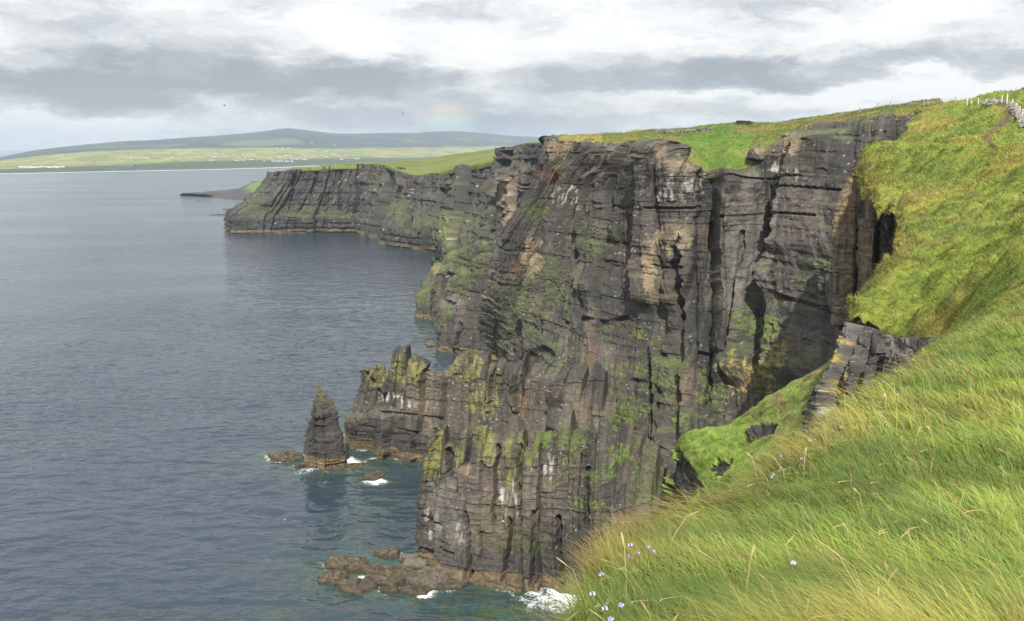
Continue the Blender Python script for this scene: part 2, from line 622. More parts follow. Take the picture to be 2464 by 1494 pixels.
def plain(name, color, rough=0.7, nscale=8.0, namp=0.2):
    m, nt, b, out = material(name)
    tc = node(nt, 'ShaderNodeTexCoord')
    n = node(nt, 'ShaderNodeTexNoise', {'Vector': tc.outputs['Object'], 'Scale': nscale, 'Detail': 4.0})
    mr = node(nt, 'ShaderNodeMapRange', {'Value': n.outputs['Fac'], 'From Min': 0.3, 'From Max': 0.7, 'To Min': 1 - namp, 'To Max': 1 + namp})
    mx = node(nt, 'ShaderNodeMix', {'Factor': 1.0, 'A': (*color, 1)}, data_type='RGBA', blend_type='MULTIPLY')
    nt.links.new(mr.outputs[0], mx.inputs['B'])
    nt.links.new(mx.outputs['Result'], b.inputs['Base Color'])
    b.inputs['Roughness'].default_value = rough
    return m


MAT_ROCK = tinted('rock', 0.78, 0.9, 0.55, 0.35, 0.9, (1, 1, 2.2), spec=0.35)
MAT_TURF = tinted('turf', 0.9, 1.6, 0.45, 0.25, 1.8, spec=0.15)
MAT_BLADE = tinted('grass_blade', 0.55, 3.0, 0.12, 0, 1, translucent=0.35, spec=0.35)
MAT_LAND = tinted('far_fields', 0.95, 0.02, 0.35, 0, 1, spec=0.1)
MAT_HOUSE = plain('white_render', (0.50, 0.49, 0.47), 0.7, 0.6, 0.08)
MAT_SLATE = plain('roof_slate', (0.10, 0.10, 0.11), 0.6, 1.0, 0.25)
MAT_GREYWALL = plain('grey_render', (0.36, 0.36, 0.37), 0.7, 0.6, 0.1)
MAT_WOOD = plain('weathered_wood', (0.28, 0.25, 0.21), 0.85, 6.0, 0.3)
MAT_PALE = plain('pale_post', (0.48, 0.47, 0.44), 0.75, 5.0, 0.2)
MAT_WIRE = plain('fence_wire', (0.35, 0.35, 0.35), 0.5, 5.0, 0.1)
MAT_STONE = plain('pale_flagstone', (0.27, 0.255, 0.23), 0.85, 2.5, 0.4)
MAT_PETAL = plain('lilac_petal', (0.40, 0.37, 0.62), 0.7, 30.0, 0.2)
MAT_WHITEPETAL = plain('white_petal', (0.55, 0.50, 0.62), 0.7, 30.0, 0.1)
MAT_STEM = plain('flower_stem', (0.10, 0.15, 0.035), 0.7, 20.0, 0.2)
MAT_GULL = plain('gull_white', (0.75, 0.75, 0.75), 0.7, 8.0, 0.1)
MAT_GULLD = plain('gull_dark', (0.06, 0.06, 0.065), 0.7, 8.0, 0.1)

# ================================================================ TERRAIN AND CLIFFS
WATERPTS = []          # where rock meets the water, for the surf


def note_water(Q):
    p = Q.reshape(-1, 3)
    WATERPTS.append(p[np.abs(p[:, 2]) < 0.5][:, :2])


def st(*pts):
    """station from (x, y, Y) survey points; Y None = on the water"""
    return [SEAP(x, y) if Y is None else W(x, y, Y) for x, y, Y in pts]


def sink(stations, dz=-5.0, out=0.0):
    """prepend a row under water below the first row"""
    res = []
    for s in stations:
        p = np.array(s[0], float)
        p[2] = dz
        res.append([p] + list(s))
    return res


# ---- main cliff
C = [
    st((1300, 830, 400), (1305, 700, 395), (1320, 560, 390), (1345, 430, 385), (1345, 346, 380)),
    st((1150, 847, 345), (1168, 700, 335), (1195, 580, 324), (1268, 470, 322), (1312, 340, 320)),
    st((1185, 862, 330), (1180, 730, 318), (1212, 585, 310), (1290, 470, 312), (1335, 341, 313)),
    st((1250, 905, 268), (1270, 760, 290), (1305, 600, 299), (1355, 460, 303), (1410, 346, 297)),
    st((1400, 1000, 226), (1400, 800, 254), (1425, 620, 273), (1455, 460, 280), (1500, 351, 274)),
    st((1520, 1120, 206), (1520, 850, 236), (1530, 650, 253), (1548, 480, 258), (1570, 352, 255)),
    st((1600, 1180, 196), (1600, 900, 225), (1605, 675, 243), (1608, 505, 250), (1611, 355, 249)),
    st((1640, 1230, 186), (1640, 950, 213), (1640, 700, 234), (1638, 530, 243), (1640, 395, 243)),
    st((1740, 1270, 178), (1750, 1000, 204), (1750, 750, 229), (1745, 560, 240), (1742, 421, 241)),
    st((1795, 1210, 177), (1800, 950, 205), (1805, 725, 228), (1803, 540, 238), (1792, 415, 240)),
    st((1840, 1170, 176), (1850, 900, 206), (1860, 700, 226), (1862, 520, 236), (1842, 362, 240)),
    st((1885, 1100, 174), (1892, 875, 201), (1900, 690, 219), (1903, 510, 230), (1886, 329, 237)),
    st((1930, 1050, 172), (1935, 850, 196), (1940, 680, 212), (1945, 500, 224), (1955, 312, 233)),
    st((2030, 950, 172), (2035, 800, 184), (2032, 640, 196), (2042, 470, 208), (2065, 297, 220)),
    st((2110, 900, 160), (2115, 760, 172), (2115, 620, 182), (2125, 450, 196), (2155, 284, 210)),
    st((2220, 850, 150), (2225, 740, 162), (2225, 600, 172), (2235, 430, 186), (2275, 266, 206)),
]
fiss = [
    ([(1549, 350), (1551, 420), (1546, 470), (1530, 560), (1522, 610)], 15, 4.2),
    ([(1700, 425), (1700, 520), (1690, 660), (1660, 760), (1640, 860)], 26, 4.2),
    ([(1637, 600), (1641, 720), (1645, 850), (1648, 1050)], 8, 4.2),
    ([(1715, 540), (1716, 700), (1712, 860), (1700, 980)], 6, 3.0),
    ([(1899, 330), (1886, 420), (1877, 470), (1880, 551), (1866, 631), (1880, 720), (1895, 860)], 10, 5.0),
    ([(1912, 350), (1920, 430), (1911, 510), (1901, 560), (1905, 660)], 5, 3.2),
    ([(1966, 335), (1959, 400), (1949, 454), (1940, 519), (1932, 583), (1903, 640), (1895, 760), (1890, 860)], 9, 5.0),
    ([(1470, 390), (1440, 470), (1425, 560), (1400, 640)], 8, 2.6),
    ([(1345, 420), (1300, 560), (1240, 700), (1215, 820)], 7, 2.4),
    ([(1400, 765), (1440, 775), (1490, 762)], 7, 2.2),
    ([(1590, 500), (1680, 500)], 4, 1.8),
    ([(1730, 430), (1850, 431), (1990, 429)], 2.6, 1.5),
    ([(1600, 640), (1650, 648)], 4, 1.4),
    ([(1960, 455), (2060, 462)], 3, 1.5),
    ([(1950, 520), (2010, 524)], 3.5, 1.6),
    ([(1560, 880), (1575, 1000), (1570, 1150)], 7, 2.6),
    ([(1800, 560), (1790, 700), (1775, 840)], 5, 2.0),
    ([(1255, 870), (1315, 850)], 18, 3.0),
]
mk = [
    ('tan', 1345, 358, 26, 22), ('ochre', 1328, 420, 26, 20), ('rust', 1270, 440, 22, 26),
    ('tan', 1800, 498, 20, 18), ('rust', 1530, 634, 24, 14), ('tan', 1620, 570, 42, 40), ('rust', 1590, 690, 26, 50),
    ('tan', 1278, 625, 24, 48), ('ochre', 1235, 640, 14, 26), ('tan', 1175, 660, 18, 90), ('light', 1175, 660, 30, 110),
    ('pink', 1437, 868, 48, 75), ('ochre', 1425, 850, 10, 70), ('ochre', 1454, 954, 22, 16), ('rust', 1420, 955, 44, 30),
    ('white', 1637, 455, 55, 42), ('white', 1890, 400, 30, 40, 1.2), ('white', 1360, 470, 40, 24, 1.3),
    ('pink', 1630, 480, 60, 90), ('light', 1800, 560, 70, 130), ('light', 1770, 700, 60, 60), ('pink', 1930, 520, 60, 100),
    ('tan', 1870, 345, 60, 30), ('tan', 1590, 372, 14, 22), ('light', 1460, 365, 70, 18), ('tan', 1640, 400, 44, 16),
    ('grass', 1290, 515, 34, 24), ('moss', 1420, 570, 60, 50), ('moss', 1250, 740, 70, 70), ('moss', 1330, 680, 50, 60), 
    ('grass', 1545, 800, 22, 20), ('grass', 1790, 770, 36, 34), ('grass', 1850, 790, 34, 50, 1.2), ('straw', 1865, 860, 30, 60, 1.3), ('grass', 1745, 910, 44, 38, 1.2),
    ('grass', 1850, 900, 42, 60, 1.25), ('grass', 1958, 634, 42, 13), ('moss', 1950, 690, 40, 26), ('grass', 1510, 990, 52, 30), ('grass', 1342, 894, 26, 13),
    ('grass', 1720, 960, 40, 50, 1.3), ('grass', 1640, 1010, 30, 24, 1.2), ('straw', 1800, 900, 60, 40, 1.4), ('moss', 1560, 1130, 30, 60, 1.2), ('moss', 1600, 900, 60, 60),
    ('rust', 1660, 930, 30, 50), ('tan', 1560, 640, 18, 60), ('moss', 1180, 800, 40, 60), ('grass', 1440, 1040, 50, 20, 1.1), ('moss', 1450, 1150, 40, 50, 1.2),
]
for srow in C:
    p = np.array(srow[-1])
    q = p * np.array([1, 1, 0])
    srow.append(p + q / np.linalg.norm(q) * 14 - np.array([0, 0, 0.8]))
jogs = [([(1568, 352), (1566, 470), (1552, 600), (1546, 720)], 8.0, 95), ([(1729, 425), (1724, 560), (1716, 660), (1710, 900)], 9.0, 150), ([(1644, 560), (1648, 720), (1652, 850), (1655, 1080)], 7.5, 60),
        ([(1908, 335), (1897, 425), (1886, 470), (1889, 551), (1874, 631), (1880, 700)], 6.0, 34), ([(1925, 400), (1921, 500), (1908, 560), (1910, 680)], 4.0, 40),
        ([(1975, 330), (1968, 400), (1957, 454), (1949, 519), (1941, 583), (1913, 640), (1907, 760), (1900, 900)], 9.0, 95),
        ([(1500, 360), (1490, 460), (1478, 560)], 4.0, 60), ([(1420, 420), (1405, 560), (1395, 700)], 4.5, 80), ([(1800, 640), (1795, 760), (1780, 900)], 4.0, 60), ([(1580, 820), (1585, 960), (1588, 1130)], 5.0, 50),
        ([(1345, 400), (1318, 520), (1290, 640), (1270, 760)], 4.0, 60)]
main_cliff, Q = rock_patch('main_cliff_terrain', sink(C, -6), 0.36, 11, 1.0, 1.0, fiss, mk, jogs=jogs, moss=0.10, topgrass=0.5, resv=0.36, kind='structure',
                           label='tall dark jointed sea cliff filling the middle below the green clifftop', cat='cliff')
note_water(Q)
CLIFF_TOP = Q[:, int(np.argmin(np.abs(LAST_TV - 5)))].copy()

# ---- cliff and headland running away to the north
C = [
    st((700, 470, 1010), (702, 460, 1010), (705, 448, 1010), (708, 430, 1010), (715, 409, 1010)),
    st((600, 548, 930), (600, 512, 930), (640, 480, 935), (660, 445, 935), (672, 416, 940)),
    st((556, 554, 868), (557, 513, 868), (600, 485, 872), (640, 448, 880), (664, 416, 885)),
    st((575, 557, 850), (576, 514, 850), (618, 488, 858), (652, 448, 866), (676, 413, 873)),
    st((640, 558, 846), (645, 519, 850), (655, 510, 858), (690, 460, 866), (716, 407, 872)),
    st((700, 558, 848), (702, 523, 851), (706, 514, 859), (740, 460, 867), (760, 403, 875)),
    st((790, 557, 850), (792, 522, 852), (794, 516, 860), (806, 460, 868), (815, 398, 878)),
    st((850, 557, 852), (852, 526, 854), (852, 520, 862), (865, 460, 868), (880, 396, 878)),
    st((893, 566, 818), (894, 534, 820), (900, 526, 828), (920, 460, 842), (930, 398, 850)),
    st((940, 590, 738), (942, 545, 742), (950, 520, 762), (968, 470, 778), (975, 416, 790)),
    st((985, 598, 712), (985, 552, 716), (990, 530, 736), (1010, 480, 750), (1015, 423, 762)),
    st((1045, 604, 694), (1046, 550, 698), (1050, 520, 712), (1060, 470, 722), (1075, 411, 732)),
    st((1090, 625, 600), (1092, 560, 612), (1096, 520, 624), (1110, 465, 640), (1130, 398, 660)),
    st((1150, 640, 540), (1152, 570, 550), (1156, 520, 566), (1170, 460, 584), (1192, 384, 602)),
    st((1215, 650, 490), (1216, 580, 496), (1220, 520, 505), (1228, 450, 512), (1243, 351, 520)),
    st((1290, 660, 450), (1292, 590, 455), (1298, 520, 460), (1308, 440, 466), (1318, 345, 470)),
    st((1400, 660, 430), (1402, 590, 435), (1408, 520, 440), (1418, 440, 446), (1430, 345, 450)),
]
fiss = [([(1000, 425), (995, 500), (985, 550)], 9, 7), ([(868, 400), (862, 470), (855, 520)], 6, 4), ([(760, 405), (750, 470)], 5, 3),
        ([(1090, 410), (1075, 480), (1060, 560)], 8, 6), ([(935, 400), (930, 470), (925, 530)], 7, 5), ([(1180, 400), (1170, 500), (1150, 590)], 9, 6),
        ([(820, 410), (815, 500)], 4, 3), ([(705, 420), (700, 500)], 4, 3), ([(1235, 370), (1215, 480), (1190, 560)], 6, 5)]
mk = [('moss', 610, 480, 50, 34), ('moss', 830, 518, 40, 10), ('moss', 720, 505, 90, 16), ('rust', 1235, 445, 30, 14), ('tan', 1220, 470, 24, 60), ('moss', 1020, 540, 60, 30), ('moss', 1100, 540, 70, 40), ('lichen', 1075, 560, 12, 50),
      ('pink', 1240, 400, 24, 50), ('moss', 960, 500, 40, 30)]
headland, Q = rock_patch('headland_cliff_terrain', sink(C, -8), 1.15, 23, 1.6, 1.9, fiss, mk, base=(0.028, 0.027, 0.026), moss=0.08, topgrass=0.25, kind='structure',  # shade on the headland's faces is put into this darker base
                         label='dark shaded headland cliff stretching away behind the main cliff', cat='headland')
note_water(Q)

# ---- mossy buttresses at the far foot of the main cliff
C = [
    st((1075, 690, 480), (1072, 670, 480), (1070, 655, 478), (1066, 640, 476), (1062, 630, 474), (1062, 640, 490)),
    st((1040, 700, 472), (1036, 672, 470), (1036, 655, 468), (1042, 634, 466), (1046, 620, 462), (1056, 620, 470)),
    st((1014, 761, 417), (1013, 730, 418), (1012, 712, 421), (1030, 692, 428), (1046, 650, 436), (1060, 630, 450)),
    st((1040, 766, 412), (1040, 735, 414), (1045, 700, 420), (1058, 650, 426), (1082, 612, 432), (1090, 606, 445)),
    st((1075, 768, 408), (1078, 735, 410), (1085, 690, 414), (1100, 640, 418), (1122, 600, 424), (1128, 594, 440)),
    st((1140, 775, 395), (1140, 735, 396), (1145, 690, 398), (1152, 640, 400), (1165, 584, 402), (1170, 580, 420)),
    st((1230, 780, 380), (1230, 735, 381), (1232, 690, 382), (1236, 640, 383), (1240, 584, 385), (1245, 580, 400)),
]
mkb = [('moss', 1090, 625, 40, 24), ('grass', 1070, 650, 24, 14), ('moss', 1130, 620, 40, 20), ('grass', 1120, 650, 30, 12), ('tan', 1050, 645, 8, 10)]
butA, Q = rock_patch('rear_buttress_terrain', sink(C, -6), 0.7, 31, 1.0, 1.2, [([(1036, 700), (1034, 765)], 5, 4)], mkb, moss=0.7, topgrass=0.9, kind='structure',
                     label='small mossy rock buttress standing in the sea behind the main cliff', cat='buttress')
note_water(Q)
C = [
    st((1080, 790, 385), (1080, 770, 384), (1080, 750, 382), (1082, 720, 380), (1092, 690, 378), (1100, 670, 380)),
    st((1050, 838, 347), (1052, 800, 350), (1056, 780, 354), (1068, 728, 360), (1086, 690, 364), (1096, 668, 372)),
    st((1085, 845, 342), (1085, 805, 344), (1090, 770, 348), (1100, 715, 354), (1122, 656, 360), (1126, 650, 370)),
    st((1120, 848, 338), (1120, 810, 340), (1124, 760, 344), (1134, 700, 348), (1153, 618, 354), (1158, 612, 366)),
    st((1175, 852, 335), (1176, 810, 336), (1178, 760, 338), (1184, 700, 341), (1196, 615, 345), (1200, 610, 358)),
    st((1240, 852, 334), (1241, 810, 335), (1242, 760, 336), (1246, 700, 338), (1252, 615, 340), (1256, 610, 354)),
]
mkb = [('moss', 1110, 670, 40, 40), ('grass', 1130, 652, 34, 10), ('moss', 1150, 640, 18, 26), ('grass', 1075, 748, 14, 14), ('pink', 1095, 735, 30, 20), ('light', 1085, 725, 30, 16)]
butB, Q = rock_patch('near_buttress_terrain', sink(C, -6), 0.55, 37, 1.0, 1.0, [([(1060, 790), (1052, 835)], 4, 3), ([(1108, 780), (1100, 830)], 5, 4)], mkb, moss=0.55, topgrass=0.9,
                     kind='structure', label='mossy rock buttress with ochre foot at the left end of the main cliff', cat='buttress')
note_water(Q)

# ---- middle promontory: lower tier of black beds, upper tier of lichened pillars
C = [
    st((850, 1066, 250), (850, 1030, 250), (858, 1000, 250), (872, 965, 250), (885, 935, 248), (892, 930, 252), (880, 1060, 258)),
    st((838, 1076, None), (840, 1010, 229), (850, 990, 230), (868, 945, 231), (882, 890, 233), (890, 880, 237), (860, 1060, 262)),
    st((880, 1086, None), (878, 1012, 226), (886, 990, 228), (896, 945, 230), (905, 884, 232), (915, 884, 238), (900, 1050, 268)),
    st((930, 1097, None), (926, 1022, 224), (932, 985, 227), (938, 945, 229), (945, 872, 231), (955, 866, 238), (945, 1040, 270)),
    st((985, 1110, None), (982, 1030, 221), (985, 985, 225), (988, 940, 228), (992, 858, 231), (1000, 856, 239), (995, 1030, 274)),
    st((1040, 1122, None), (1038, 1042, 218), (1040, 985, 223), (1045, 940, 226), (1050, 884, 228), (1056, 874, 238), (1050, 1020, 278)),
    st((1105, 1135, None), (1105, 1052, 214), (1105, 985, 220), (1108, 940, 223), (1112, 862, 226), (1118, 852, 236), (1110, 1010, 282)),
    st((1165, 1145, None), (1165, 1060, 211), (1166, 985, 218), (1168, 940, 221), (1172, 866, 224), (1178, 858, 234), (1170, 1000, 285)),
    st((1225, 1155, None), (1225, 1062, 208), (1226, 985, 216), (1228, 945, 219), (1232, 884, 222), (1238, 878, 233), (1235, 990, 270)),
    st((1300, 1160, None), (1300, 1062, 205), (1302, 985, 213), (1304, 945, 216), (1310, 902, 219), (1318, 896, 231), (1315, 980, 255)),
    st((1390, 1170, None), (1390, 1062, 201), (1392, 985, 209), (1396, 950, 212), (1404, 918, 215), (1412, 908, 229), (1410, 980, 240)),
    st((1470, 1180, None), (1470, 1080, 196), (1474, 1000, 205), (1478, 970, 208), (1484, 940, 211), (1492, 930, 226), (1490, 990, 235)),
]
fiss = [([(945, 1030), (940, 1085)], 5, 2.4), ([(1000, 1040), (996, 1100)], 4, 2), ([(925, 985), (1060, 1000)], 3, 1.2), ([(1186, 870), (1180, 990)], 5, 2.4),
        ([(1070, 890), (1066, 1000)], 5, 2), ([(895, 905), (925, 925)], 7, 2.0), ([(1240, 900), (1245, 990)], 6, 2.5), ([(1330, 930), (1335, 1030)], 6, 2.5)]
mk = [('dark', 930, 1035, 110, 34, 0.6), ('dark', 1080, 1080, 120, 34, 0.6), ('lichen', 902, 905, 20, 28), ('lichen', 975, 890, 50, 40), ('lichen', 1120, 885, 40, 34), ('lichen', 1188, 900, 16, 52), ('lichen', 1160, 960, 40, 40),
      ('white', 935, 958, 30, 12), ('white', 990, 970, 40, 8), ('light', 930, 990, 40, 14), ('pink', 1050, 905, 30, 40), ('ochre', 1258, 975, 14, 26), ('rust', 1347, 936, 18, 16),
      ('grass', 1115, 858, 40, 8), ('grass', 1340, 893, 30, 14), ('moss', 900, 975, 30, 14), ('rust', 1410, 980, 24, 50), ('rust', 1380, 1010, 24, 60)]
promB, Q = rock_patch('middle_promontory_terrain', sink(C, -6), 0.30, 41, 1.2, 0.66, fiss, mk, moss=0.25, topgrass=0.35, lichen=0.10, crown=6.0, base=(0.058, 0.050, 0.040), kind='structure',
                      label='rock promontory of broken pillars behind the pointed sea stack', cat='promontory')
note_water(Q)

# ---- front promontory
C = [
    st((1060, 1330, 172), (1058, 1250, 172), (1056, 1180, 172), (1056, 1110, 171), (1060, 1060, 170), (1066, 1060, 172), (1080, 1280, 178)),
    st((1000, 1348, None), (1003, 1270, 163.5), (1008, 1180, 164.5), (1018, 1110, 165.5), (1046, 1046, 167), (1052, 1042, 169.5), (1060, 1270, 182)),
    st((1035, 1372, None), (1034, 1280, 161), (1040, 1190, 162.5), (1046, 1120, 164), (1060, 1044, 166), (1068, 1040, 169), (1085, 1250, 185)),
    st((1085, 1390, None), (1082, 1290, 158.5), (1086, 1200, 160.5), (1088, 1140, 162.5), (1096, 1060, 165), (1102, 1052, 169), (1110, 1230, 188)),
    st((1140, 1402, None), (1138, 1295, 156.5), (1140, 1200, 158.5), (1142, 1140, 161), (1146, 1064, 164), (1152, 1056, 168.5), (1150, 1210, 190)),
    st((1205, 1413, None), (1203, 1300, 154.8), (1204, 1200, 157), (1205, 1140, 160), (1208, 1070, 163), (1214, 1060, 168.5), (1212, 1190, 192)),
    st((1270, 1420, None), (1268, 1300, 153.6), (1268, 1200, 156), (1270, 1130, 159), (1273, 1060, 162), (1280, 1048, 169), (1280, 1170, 194)),
    st((1330, 1428, None), (1328, 1300, 152.6), (1329, 1200, 155), (1332, 1130, 158.5), (1338, 1046, 162), (1345, 1030, 172), (1350, 1120, 196)),
    st((1390, 1440, None), (1390, 1310, 151.2), (1390, 1210, 154), (1394, 1130, 158), (1400, 1050, 162.5), (1408, 1022, 176), (1420, 1080, 198)),
    st((1450, 1450, None), (1450, 1330, 150), (1452, 1230, 153), (1458, 1160, 157), (1466, 1090, 162), (1475, 1040, 180), (1490, 1080, 196)),
    st((1520, 1460, None), (1520, 1350, 149), (1524, 1260, 152), (1530, 1200, 156), (1540, 1130, 162), (1550, 1070, 180), (1560, 1100, 192)),
    st((1600, 1470, None), (1600, 1370, 148), (1604, 1290, 151), (1612, 1240, 155), (1620, 1180, 162), (1632, 1120, 176), (1640, 1140, 186)),
]
fiss = [([(1080, 1060), (1085, 1120)], 11, 3.0), ([(1134, 1060), (1130, 1120)], 10, 2.6), ([(1200, 1080), (1192, 1180), (1188, 1260)], 5, 2), ([(1225, 1250), (1215, 1400)], 5, 2.4),
        ([(1290, 1230), (1282, 1410)], 6, 2.4), ([(1250, 1080), (1246, 1180)], 5, 2), ([(1340, 1250), (1350, 1420)], 6, 2.4), ([(1128, 1230), (1138, 1390)], 5, 2), ([(1010, 1240), (1060, 1262)], 4, 1.4),
        ([(1060, 1320), (1100, 1330)], 4, 1.4), ([(1420, 1120), (1410, 1260)], 6, 2.2)]
mk = [('lichen', 1050, 1075, 22, 44), ('lichen', 1040, 1120, 18, 30), ('lichen', 1106, 1070, 18, 48), ('lichen', 1165, 1070, 26, 55), ('lichen', 1222, 1120, 20, 60), ('lichen', 1270, 1085, 24, 36),
      ('pink', 1130, 1160, 50, 44), ('pink', 1240, 1220, 120, 60), ('tan', 1112, 1130, 22, 12), ('white', 1075, 1285, 44, 34, 0.7), ('white', 1040, 1240, 18, 30), ('white', 1225, 1200, 20, 50), ('white', 1290, 1160, 16, 40),
      ('light', 1080, 1300, 60, 60), ('light', 1060, 1200, 40, 40), ('grass', 1330, 1050, 80, 26), ('grass', 1310, 1075, 36, 24), ('grass', 1375, 1060, 40, 30, 1.1), ('grass', 1450, 1145, 30, 20, 1.2), ('grass', 1410, 1215, 50, 14, 1.3),
      ('grass', 1490, 1090, 36, 26, 1.2), ('moss', 1550, 1160, 40, 50, 1.2), ('moss', 1360, 1130, 30, 40, 1.3), ('pink', 1330, 1200, 50, 70), ('white', 1320, 1120, 14, 30)]
promF, Q = rock_patch('front_promontory_terrain', sink(C, -6), 0.26, 53, 1.15, 0.60, fiss, mk, moss=0.2, topgrass=0.6, lichen=0.08, crown=7.0, kind='structure',
                      label='nearest rock promontory with lichened pillars along its top edge', cat='promontory')
note_water(Q)

# ---- mossy spur below the hillside
C = [
    ((1560, 1330, 150), (1575, 1300, 151), (1582, 1270, 152), (1590, 1240, 153), (1600, 1210, 156), (1610, 1230, 168)),
    ((1600, 1330, 132), (1590, 1270, 138), (1598, 1220, 142), (1608, 1165, 146), (1625, 1115, 150), (1640, 1150, 166)),
    ((1680, 1300, 118), (1660, 1230, 126), (1655, 1175, 131), (1655, 1110, 136), (1662, 1052, 141), (1680, 1100, 160)),
    ((1760, 1270, 106), (1745, 1200, 114), (1735, 1130, 121), (1730, 1070, 127), (1735, 1015, 134), (1755, 1080, 156)),
    ((1840, 1230, 97), (1825, 1160, 105), (1812, 1100, 112), (1805, 1040, 119), (1808, 973, 127), (1830, 1050, 150)),
    ((1910, 1180, 91), (1895, 1120, 98), (1884, 1060, 105), (1878, 1000, 112), (1885, 935, 120), (1905, 1010, 144)),
    ((1970, 1140, 86), (1960, 1080, 92), (1952, 1020, 99), (1950, 960, 106), (1962, 890, 114), (1985, 960, 138)),
    ((2040, 1110, 82), (2035, 1050, 88), (2030, 985, 94), (2030, 915, 101), (2040, 850, 108), (2060, 930, 134)),
]
C = [[W(a, b, Y * 0.58) for a, b, Y in srow] for srow in C]
for srow in C:
    # the flanks run on down to the water
    p, q = srow[0], srow[-1]
    srow.insert(0, np.array([p[0] - 1.5, p[1] - 2.0, p[2] * 0.55]))
    srow.insert(0, np.array([p[0] - 2.5, p[1] - 4.0, -4.0]))
    srow.append(np.array([q[0], q[1] + 3.0, q[2] * 0.5]))
    srow.append(np.array([q[0], q[1] + 5.0, -4.0]))
C.append([p + np.array([16, 4, 0]) for p in C[-1]])
C = np.asarray(C)
P, tu, tv = loft(C, 0.24)
Nn = normals(P)
fl = np.median(np.sum(Nn * (np.array([0, 0, EYE]) - P), -1)) < 0
if fl:
    Nn = -Nn
X0, Y0 = P[..., 0], P[..., 1]
lump = 2.6 * (fbm(X0 / 4, Y0 / 4 + P[..., 2] / 3.5, 4, 61) - 0.5) + 0.6 * (fbm(X0 / 0.9, Y0 / 0.9 + P[..., 2] / 0.9, 4, 62) - 0.5)
hl = np.concatenate([[0], np.cumsum(np.median(np.linalg.norm(np.diff(P[:, :, :2], axis=0), axis=-1), axis=1))])
uu = np.repeat(hl[:, None], P.shape[1], 1)
DX, DY = proj(P)
rk = np.maximum.reduce([blob(DX, DY, 1825, 1030, 50, 16, 3, 1.2), blob(DX, DY, 1640, 1150, 30, 50, 4, 1.2), blob(DX, DY, 1735, 1130, 22, 26, 5, 1.3), blob(DX, DY, 1625, 1230, 40, 50, 6, 1.1),
                        sstep(0.66, 0.74, fbm(X0 / 4, P[..., 2] / 3, 4, 63)) * 0.9])
bd, bt, bc = blocks(uu, P[..., 2], 64, 0.28)
Q = P + Nn * (lump * (1 - 0.5 * rk) + rk * (bd * 0.9 - 0.4))[..., None]
cg = fbm(X0 / 3, P[..., 2] / 2.2, 4, 65)
c = mixc(np.broadcast_to(np.array([0.150, 0.215, 0.030]), Q.shape).copy(), (0.175, 0.185, 0.045), sstep(0.52, 0.70, cg))
c = mixc(c, (0.20, 0.135, 0.06), sstep(0.62, 0.74, fbm(X0 / 1.8, P[..., 2] / 1.4, 4, 66)) * 0.8)
c *= (0.75 + 0.5 * fbm(X0 / 0.5, P[..., 2] / 0.5, 3, 67))[..., None]
SPURP, SPURC = Q, c.copy()
SPURC[rk > 0.35] = 0
rc = np.asarray(GREY) * 0.9 * (1 + 0.7 * bt)[..., None]
c = c + (rc - c) * sstep(0.35, 0.6, rk)[..., None]
me = np_mesh('mossy_spur_terrain', Q, grid_quads(Q.shape[0], Q.shape[1], fl), None, c.clip(0.004, 0.9))
spur = obj('mossy_spur_terrain', me, MAT_ROCK, kind='structure', label='bright green mossy spur running down between the near grass and the cliff', cat='spur')

def farther(Y):
    return float(np.interp(Y, [0, 26, 32, 40, 46, 55, 64, 74, 92, 116, 121, 200], [0, 26, 34, 47, 60, 71, 81, 92, 112, 141, 147, 244]))


# ---- rock pillars under the far lobe of the hillside
C = [
    ((2040, 800, 150), (2040, 700, 150), (2040, 600, 150), (2045, 520, 150), (2066, 430, 148)),
    ((2003, 780, 121), (2004, 700, 121), (2008, 570, 120), (2012, 500, 119.5), (2062, 405, 118)),
    ((2030, 780, 119.5), (2030, 700, 119.5), (2034, 570, 118.5), (2040, 480, 118), (2070, 400, 117)),
    ((2056, 780, 119), (2056, 700, 119), (2062, 570, 118), (2066, 480, 117), (2073, 400, 116.5)),
    ((2062, 780, 124), (2062, 700, 124), (2067, 570, 123), (2070, 500, 121), (2078, 420, 117)),
    ((2068, 780, 116), (2068, 700, 116), (2073, 570, 114.5), (2078, 510, 113), (2086, 440, 112)),
    ((2096, 780, 114), (2096, 700, 114), (2100, 580, 112.5), (2104, 500, 111), (2106, 455, 109)),
    ((2110, 780, 118), (2110, 700, 118), (2113, 580, 116), (2116, 520, 114), (2118, 468, 107)),
    ((2130, 780, 114), (2130, 700, 113), (2134, 580, 111), (2136, 500, 108), (2138, 470, 104)),
    ((2150, 780, 114), (2150, 700, 113), (2153, 590, 111), (2155, 510, 108), (2158, 476, 100)),
    ((2190, 780, 106), (2190, 700, 105), (2194, 600, 103), (2196, 540, 100), (2190, 480, 96)),
    ((2260, 780, 90), (2260, 700, 90), (2264, 620, 88), (2264, 560, 86), (2260, 500, 84)),
]
C = [[W(a, b, farther(Y)) for a, b, Y in srow] for srow in C]
mk = [('tan', 2030, 560, 34, 160, 0.5), ('tan', 2090, 580, 24, 120, 0.6), ('dark', 2150, 600, 26, 130, 0.7), ('tan', 2025, 540, 22, 110, 0.5), ('tan', 2050, 450, 24, 40, 0.5), ('tan', 2084, 540, 16, 90, 0.6), ('ochre', 2072, 600, 8, 50), ('white', 2120, 540, 14, 40), ('straw', 2055, 420, 18, 20), ('pink', 2140, 610, 20, 20), ('ochre', 2045, 490, 10, 60)]
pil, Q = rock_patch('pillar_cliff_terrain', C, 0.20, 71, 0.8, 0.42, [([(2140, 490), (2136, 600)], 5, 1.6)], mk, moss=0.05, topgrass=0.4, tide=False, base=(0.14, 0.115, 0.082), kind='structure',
                    label='tan sunlit rock pillars under the edge of the grassy hillside', cat='cliff')

